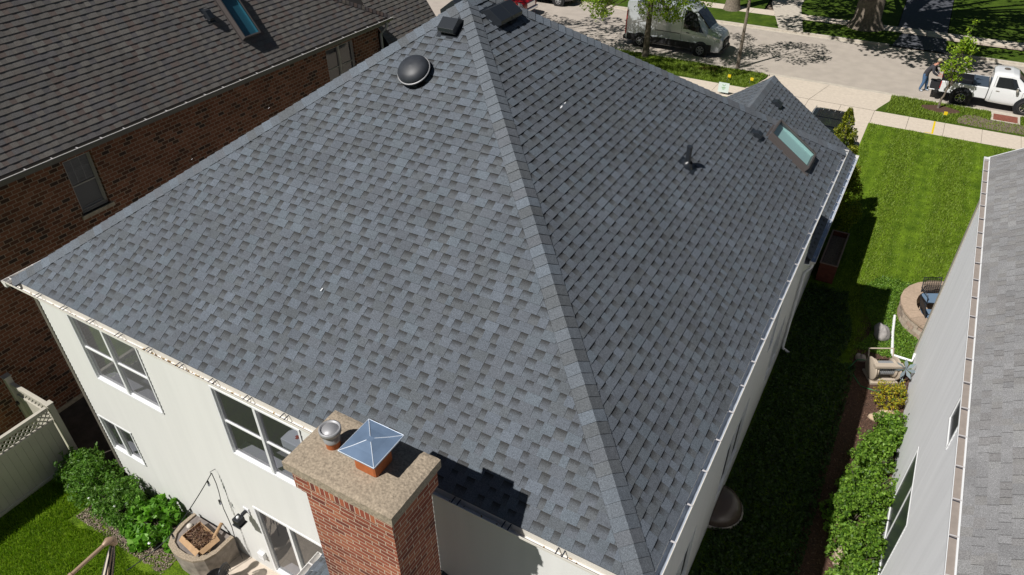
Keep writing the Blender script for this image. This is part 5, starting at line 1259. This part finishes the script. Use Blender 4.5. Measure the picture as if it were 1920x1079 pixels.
m=MB(); m.box(4.80,4.93,-.5,.5,.55,.95,0); m.build('grille',M['darktrim'],van,bevel=.03); m=MB(); m.box(4.62,4.95,-.78,.78,.28,.50); m.build('front_bumper',M['darktrim'],van,bevel=.05)
m=MB(); m.box(-1.12,-.9,-.94,.94,.32,.55); m.build('rear_bumper',M['darktrim'],van,bevel=.04)
m=MB(); m.box(4.925,4.94,-.15,.15,.60,.72); m.build('number_plate',M['white'],van)
# --- pickup (front toward +x) ---
def pickup(loc,paintm,label,tailgate=True,scale=1,bedcover=False,crew=False,rz=0,name='pickup_truck'):
    p=empty(name,loc,label,'pickup truck',rz=rz); p.scale=(scale,)*3
    w=.90
    cab0=1.05 if not crew else .55
    st=[(cab0,S(w,.42,.7,1.06,.72,1.66)),(cab0+.12,S(w*1.0,.38,.7,1.08,.74,1.74)),(cab0+.75,S(w,.36,.7,1.08,.74,1.76)),(2.05,S(w,.36,.7,1.07,.70,1.70)),(2.35,S(w,.36,.7,1.06,.68,1.46)),(2.72,S(w,.36,.7,1.04,.74,1.14)),
        (3.2,S(w*.985,.40,.7,.98,.72,1.10)),(3.55,S(w*.95,.42,.7,.92,.68,1.04)),(3.72,S(w*.86,.42,.65,.82,.6,.93)),(3.76,S(w*.7,.46,.6,.74,.5,.84))]
    shell(st,paintm,p,'cab_body',nx=44)
    for sd in (-1,1):
        patch(st,sd,cab0+.22,2.36,3.08,3.85,M['darkglass'],p,'side_window',slant=(0,-.36),off=.012)
        patch(st,sd,cab0+.14,cab0+.152,.9,3.9,M['darktrim'],p,'door_seam',off=.006,nx=1); patch(st,sd,2.45,2.462,.9,3.0,M['darktrim'],p,'door_seam',off=.006,nx=1)
        patch(st,sd,cab0+.28,cab0+.44,2.66,2.74,M['chrome'],p,'door_handle',off=.03)
        patch(st,sd,3.45,3.72,2.3,3.1,M['headlamp'],p,'headlight',slant=(-.1,-.1))
        m=MB(); m.box(2.12,2.22,min(sd*.93,sd*1.1),max(sd*.93,sd*1.1),1.1,1.26); m.build('wing_mirror',paintm if crew else M['chrome'],p,bevel=.02)
        arch(p,0,sd*.915,.40,.47,sd); arch(p,2.75,sd*.905,.40,.46,sd)
        wheel(p,0,sd*.82,.36,.25,sd,'chrome'); wheel(p,2.75,sd*.82,.36,.25,sd,'chrome')
        # bed side
        m=MB(); ya_,yb2=sorted((sd*.90,sd*.78)); m.box(-1.0,cab0-.03,ya_,yb2,.50,1.04); m.build('bed_side',paintm,p,bevel=.03)
        m=MB(); ya_,yb2=sorted((sd*.905,sd*.80)); m.box(-1.025,-.985,ya_,yb2,.66,1.0); m.build('taillight',M['taillight'],p,bevel=.01)
    m=MB(); m.box(-1.0,cab0-.03,-.78,.78,.50,.56); m.box(cab0-.09,cab0-.03,-.78,.78,.56,1.02); 
    for sd in (-1,1): m.box(-.3,.35,min(sd*.78,sd*.58),max(sd*.78,sd*.58),.56,.78)
    m.box(-1.0,cab0-.03,-.779,-.76,.56,1.05); m.box(-1.0,cab0-.03,.76,.779,.56,1.05); m.build('bed_liner',M['black'],p,bevel=.01)
    if tailgate:
        m=MB(); m.box(-1.47,-1.0,-.76,.76,.50,.545); m.build('tailgate',paintm,p,bevel=.015)
        m=MB(); m.box(-1.45,-1.0,-.74,.74,.546,.565); m.build('tailgate_liner',M['darktrim'],p)
    else:
        m=MB(); m.box(-1.03,-.98,-.78,.78,.52,1.04); m.build('tailgate',paintm,p,bevel=.02)
    if bedcover:
        m=MB(); m.box(-.98,cab0-.05,-.80,.80,1.045,1.075); m.build('bed_cover',M['black'],p,bevel=.01)
    else:
        m=MB(); m.box(.35,cab0-.05,-.76,.76,1.02,1.06); m.bar((.36,-.74,1.06),(.36,.74,1.06),.03,.06); m.build('bed_cover',pmat('slate_panel',(.05,.07,.10),.5),p,bevel=.008)
    m=MB(); m.box(-1.2,-1.03,-.84,.84,.40,.58); m.build('rear_bumper',M['darktrim'] if tailgate else M['chrome'],p,bevel=.03)
    m=MB(); m.box(3.68,3.84,-.80,.80,.38,.56); m.build('front_bumper',M['chrome'],p,bevel=.04); m=MB(); m.box(3.72,3.79,-.48,.48,.60,.88); m.build('grille',M['chrome'] if not tailgate else M['darktrim'],p,bevel=.02)
    toppatch(st,2.09,2.68,M['darkglass'],p)
    m=MB(); m.face([(cab0-.008,.62,1.12),(cab0-.008,-.62,1.12),(cab0+.02,-.56,1.58),(cab0+.02,.56,1.58)]); m.build('rear_window',M['darkglass'],p)
    return p
pk=pickup((2.21,41.12,-.11),M['whitepaint'],'white single-cab pickup parked on the street with its tailgate folded down')
m=MB(); m.lathe([(0,0),(.13,0),(.14,-.02)],(1.55,.05,1.79),n=16); m.build('roof_patch',pmat('reflection_patch',(.10,.085,.07),.8),pk)  # brown disc painted in place of a tree reflection on the cab roof
pickup((-27.9,43.5,-.11),M['redpaint'],'red crew-cab pickup with a black bed cover at the top, behind the roof peak',tailgate=False,scale=1.13,bedcover=True,crew=True)
# --- suv ---
def suv(loc,rz,paintm,label):
    p=empty('parked_suv',loc,label,'suv',rz=rz); w=.94
    st=[(-1.0,S(w*.9,.45,.75,1.05,.66,1.10)),(-.96,S(w*.95,.42,.75,1.08,.70,1.35)),(-.78,S(w,.36,.75,1.10,.74,1.70)),(-.5,S(w,.34,.75,1.10,.74,1.76)),(.9,S(w,.34,.75,1.08,.74,1.78)),(1.7,S(w,.34,.75,1.06,.72,1.72)),(2.1,S(w,.34,.75,1.04,.70,1.45)),(2.5,S(w,.34,.75,1.03,.76,1.14)),(3.3,S(w*.96,.36,.72,.95,.7,1.04)),(3.62,S(w*.85,.4,.65,.85,.6,.90)),(3.7,S(w*.7,.42,.6,.75,.5,.8))]
    shell(st,paintm,p,nx=44)
    for sd in (-1,1):
        for (a,b,s_) in ((-.78,-.05,(.12,0)),(0,.9,(0,0)),(.95,2.05,(0,-.45))): patch(st,sd,a,b,3.1,3.85,M['darkglass'],p,'side_window',slant=s_)
        arch(p,0,sd*.95,.37,.44,sd); arch(p,2.8,sd*.94,.37,.44,sd); wheel(p,0,sd*.84,.36,.24,sd); wheel(p,2.8,sd*.84,.36,.24,sd)
        m=MB(); m.tube([(-.6,sd*.66,1.79),(-.5,sd*.66,1.83),(1.4,sd*.66,1.83),(1.5,sd*.66,1.77)],.018,6); m.build('roof_rail',M['alu'] if paintm!=M['whitepaint'] else M['black'],p)
        patch(st,sd,-.99,-.85,2.2,3.2,M['taillight'],p,'taillight',off=.015)
    m=MB(); m.box(-.25,.45,-.52,.52,1.786,1.797); m.box(.55,1.3,-.52,.52,1.776,1.795); m.build('roof_glass',M['darkglass'],p,bevel=.005)
    m=MB(); 
    for y_ in (-.35,-.12,.12,.35): m.bar((-.62,y_,1.775),(-.3,y_,1.79),.02,.012)
    m.build('roof_rib',M['alu'],p)
    m=MB(); m.face([(-.985,-.6,1.15),(-.985,.6,1.15),(-.80,.58,1.66),(-.80,-.58,1.66)][::-1]); m.build('rear_window',M['darkglass'],p)
    toppatch(st,1.78,2.46,M['darkglass'],p)
    m=MB(); m.box(-1.08,-.95,-.86,.86,.4,.62); m.build('rear_bumper',M['darktrim'],p,bevel=.03); return p
suv((-2.62,31.1,.02),-math.pi/2,M['blackpaint'],'dark suv with a glass roof parked on the driveway, mostly hidden by the garage roof')
suv((-26.0,47.6,-.11),0,M['blackpaint'],'black suv parked along the far kerb, only its lower edge in the frame')
# ================= PERSON =================
def skin_body(name,joints,edges,mats,parent=None,sub=1,root=0,matfn=None):
    me=bpy.data.meshes.new(name); me.from_pydata([j[0] for j in joints],edges,[]); me.update()
    o=bpy.data.objects.new(name,me); scene.collection.objects.link(o)
    sk=o.modifiers.new('skin','SKIN'); sk.use_smooth_shade=True
    for i,j in enumerate(joints): me.skin_vertices[0].data[i].radius=(j[1],j[1] if len(j)<3 else j[2]); 
    me.skin_vertices[0].data[root].use_root=True
    s=o.modifiers.new('sub','SUBSURF'); s.levels=sub; s.render_levels=sub
    dg_=bpy.context.evaluated_depsgraph_get(); ev=o.evaluated_get(dg_); m2=bpy.data.meshes.new_from_object(ev); o.modifiers.clear(); o.data=m2
    m2.materials.clear()
    for m_ in mats: m2.materials.append(m_)
    for p in m2.polygons:
        p.use_smooth=True
        if matfn: p.material_index=matfn(p.center)
    if parent: o.parent=parent
    return o
# local frame: person faces +x (toward the pickup), leaning forward with hands on the tailgate
px_,py_=.42,41.45
J=[((0,0,.93),.17,.15),        #0 pelvis
   ((.08,0,1.10),.185,.155),       #1 waist
   ((.24,0,1.30),.205,.165),      #2 chest
   ((.33,0,1.42),.10,.10),       #3 neck base
   ((.385,0,1.49),.058,.055),    #4 neck
   ((.43,0,1.56),.078,.09),      #5 head low
   ((.445,0,1.65),.088,.10),     #6 head
   ((.445,0,1.72),.07,.08),      #7 crown
   ((.0,-.10,.88),.125,.12),((.06,-.12,.50),.09,.088),((-.04,-.13,.10),.066,.066),((.02,-.135,.05),.045,.035),((.14,-.14,.035),.04,.028),
   ((.0,.10,.88),.125,.12),((.16,.12,.50),.09,.088),((.20,.13,.10),.066,.066),((.26,.135,.05),.045,.035),((.38,.14,.035),.04,.028),
   ((.29,-.20,1.36),.095,.095),((.36,-.26,1.10),.075,.075),((.56,-.18,.98),.055,.055),((.64,-.16,.955),.034,.022),
   ((.29,.20,1.36),.095,.095),((.38,.26,1.10),.075,.075),((.58,.18,.98),.055,.055),((.66,.16,.955),.034,.022),
   ((.535,0,1.625),.016,.016)]
E_=[(0,1),(1,2),(2,3),(3,4),(4,5),(5,6),(6,7),(0,8),(8,9),(9,10),(10,11),(11,12),(0,13),(13,14),(14,15),(15,16),(16,17),(2,18),(18,19),(19,20),(20,21),(2,22),(22,23),(23,24),(24,25),(6,26)]
# fingers
for (b,y,sg) in ((21,-.16,-1),(25,.16,1)):
    bx=J[b][0][0]
    for k,(dy,l) in enumerate(((-.027,.060),(-.009,.070),(.009,.066),(.026,.052))):
        n=len(J); J.append(((bx+.045,y+dy,.95),.009,.009)); J.append(((bx+.045+l*.5,y+dy*1.1,.945),.0085,.0085)); J.append(((bx+.045+l,y+dy*1.15,.925),.007,.007)); E_+= [(b,n),(n,n+1),(n+1,n+2)]
    n=len(J); J.append(((bx+.01,y-sg*.04,.945),.011,.011)); J.append(((bx+.05,y-sg*.06,.93),.009,.009)); E_+=[(b,n),(n,n+1)]
skinM=pmat('skin',(.52,.25,.17),.55); jack=pmat('charcoal_jacket',(.045,.045,.055),.9,noise=.2,nscale=30); jean=pmat('blue_jeans',(.07,.14,.26),.9,noise=.25,nscale=25); shoe=pmat('pale_trainers',(.5,.55,.62),.7)
def mf(c):
    if c.z<.085: return 3
    if c.z<.90 and c.x<.55: return 2
    if c.x>.60 and c.z<1.1: return 0
    if c.z>1.44: return 0
    return 1
pe=skin_body('person',J,E_,[skinM,jack,jean,shoe],matfn=mf)
pe.location=(px_,py_,-.11); pe.rotation_euler=(0,0,-.12); pe.scale=(.98,)*3
tag(pe,'person in a cap, dark jacket and blue jeans leaning over the lowered tailgate','person')
m=MB(); m.lathe([(.107,.0),(.110,.03),(.098,.075),(.06,.105),(0,.115)],(.445,0,1.665),n=18); m.face([(.53,-.07,1.675),(.62,-.045,1.655),(.63,0,1.655),(.62,.045,1.655),(.53,.07,1.675),(.545,0,1.685)])
m.build('cap',pmat('tan_cap',(.48,.42,.26),.9),pe)
m=MB(); m.lathe([(.098,-.06),(.106,-.03),(.107,.005)],(.430,0,1.665),n=18,arc=(R(70),R(290))); m.build('hair',pmat('grey_hair',(.20,.18,.16),.9),pe)
m=MB()
for sy in (-.034,.034): m.lathe([(0,-.010),(.011,0),(0,.010)],(.528,sy,1.635),n=8)
m.build('eye',M['black'],pe)
m=MB(); m.box(.515,.528,-.026,.026,1.575,1.585); m.build('mouth',pmat('lips',(.35,.10,.08),.6),pe)
m=MB()
for sy in (-1,1): m.lathe([(0,-.03),(.016,-.01),(.018,.015),(0,.03)],(.44,sy*.098,1.62),n=8)
m.build('ear',skinM,pe)
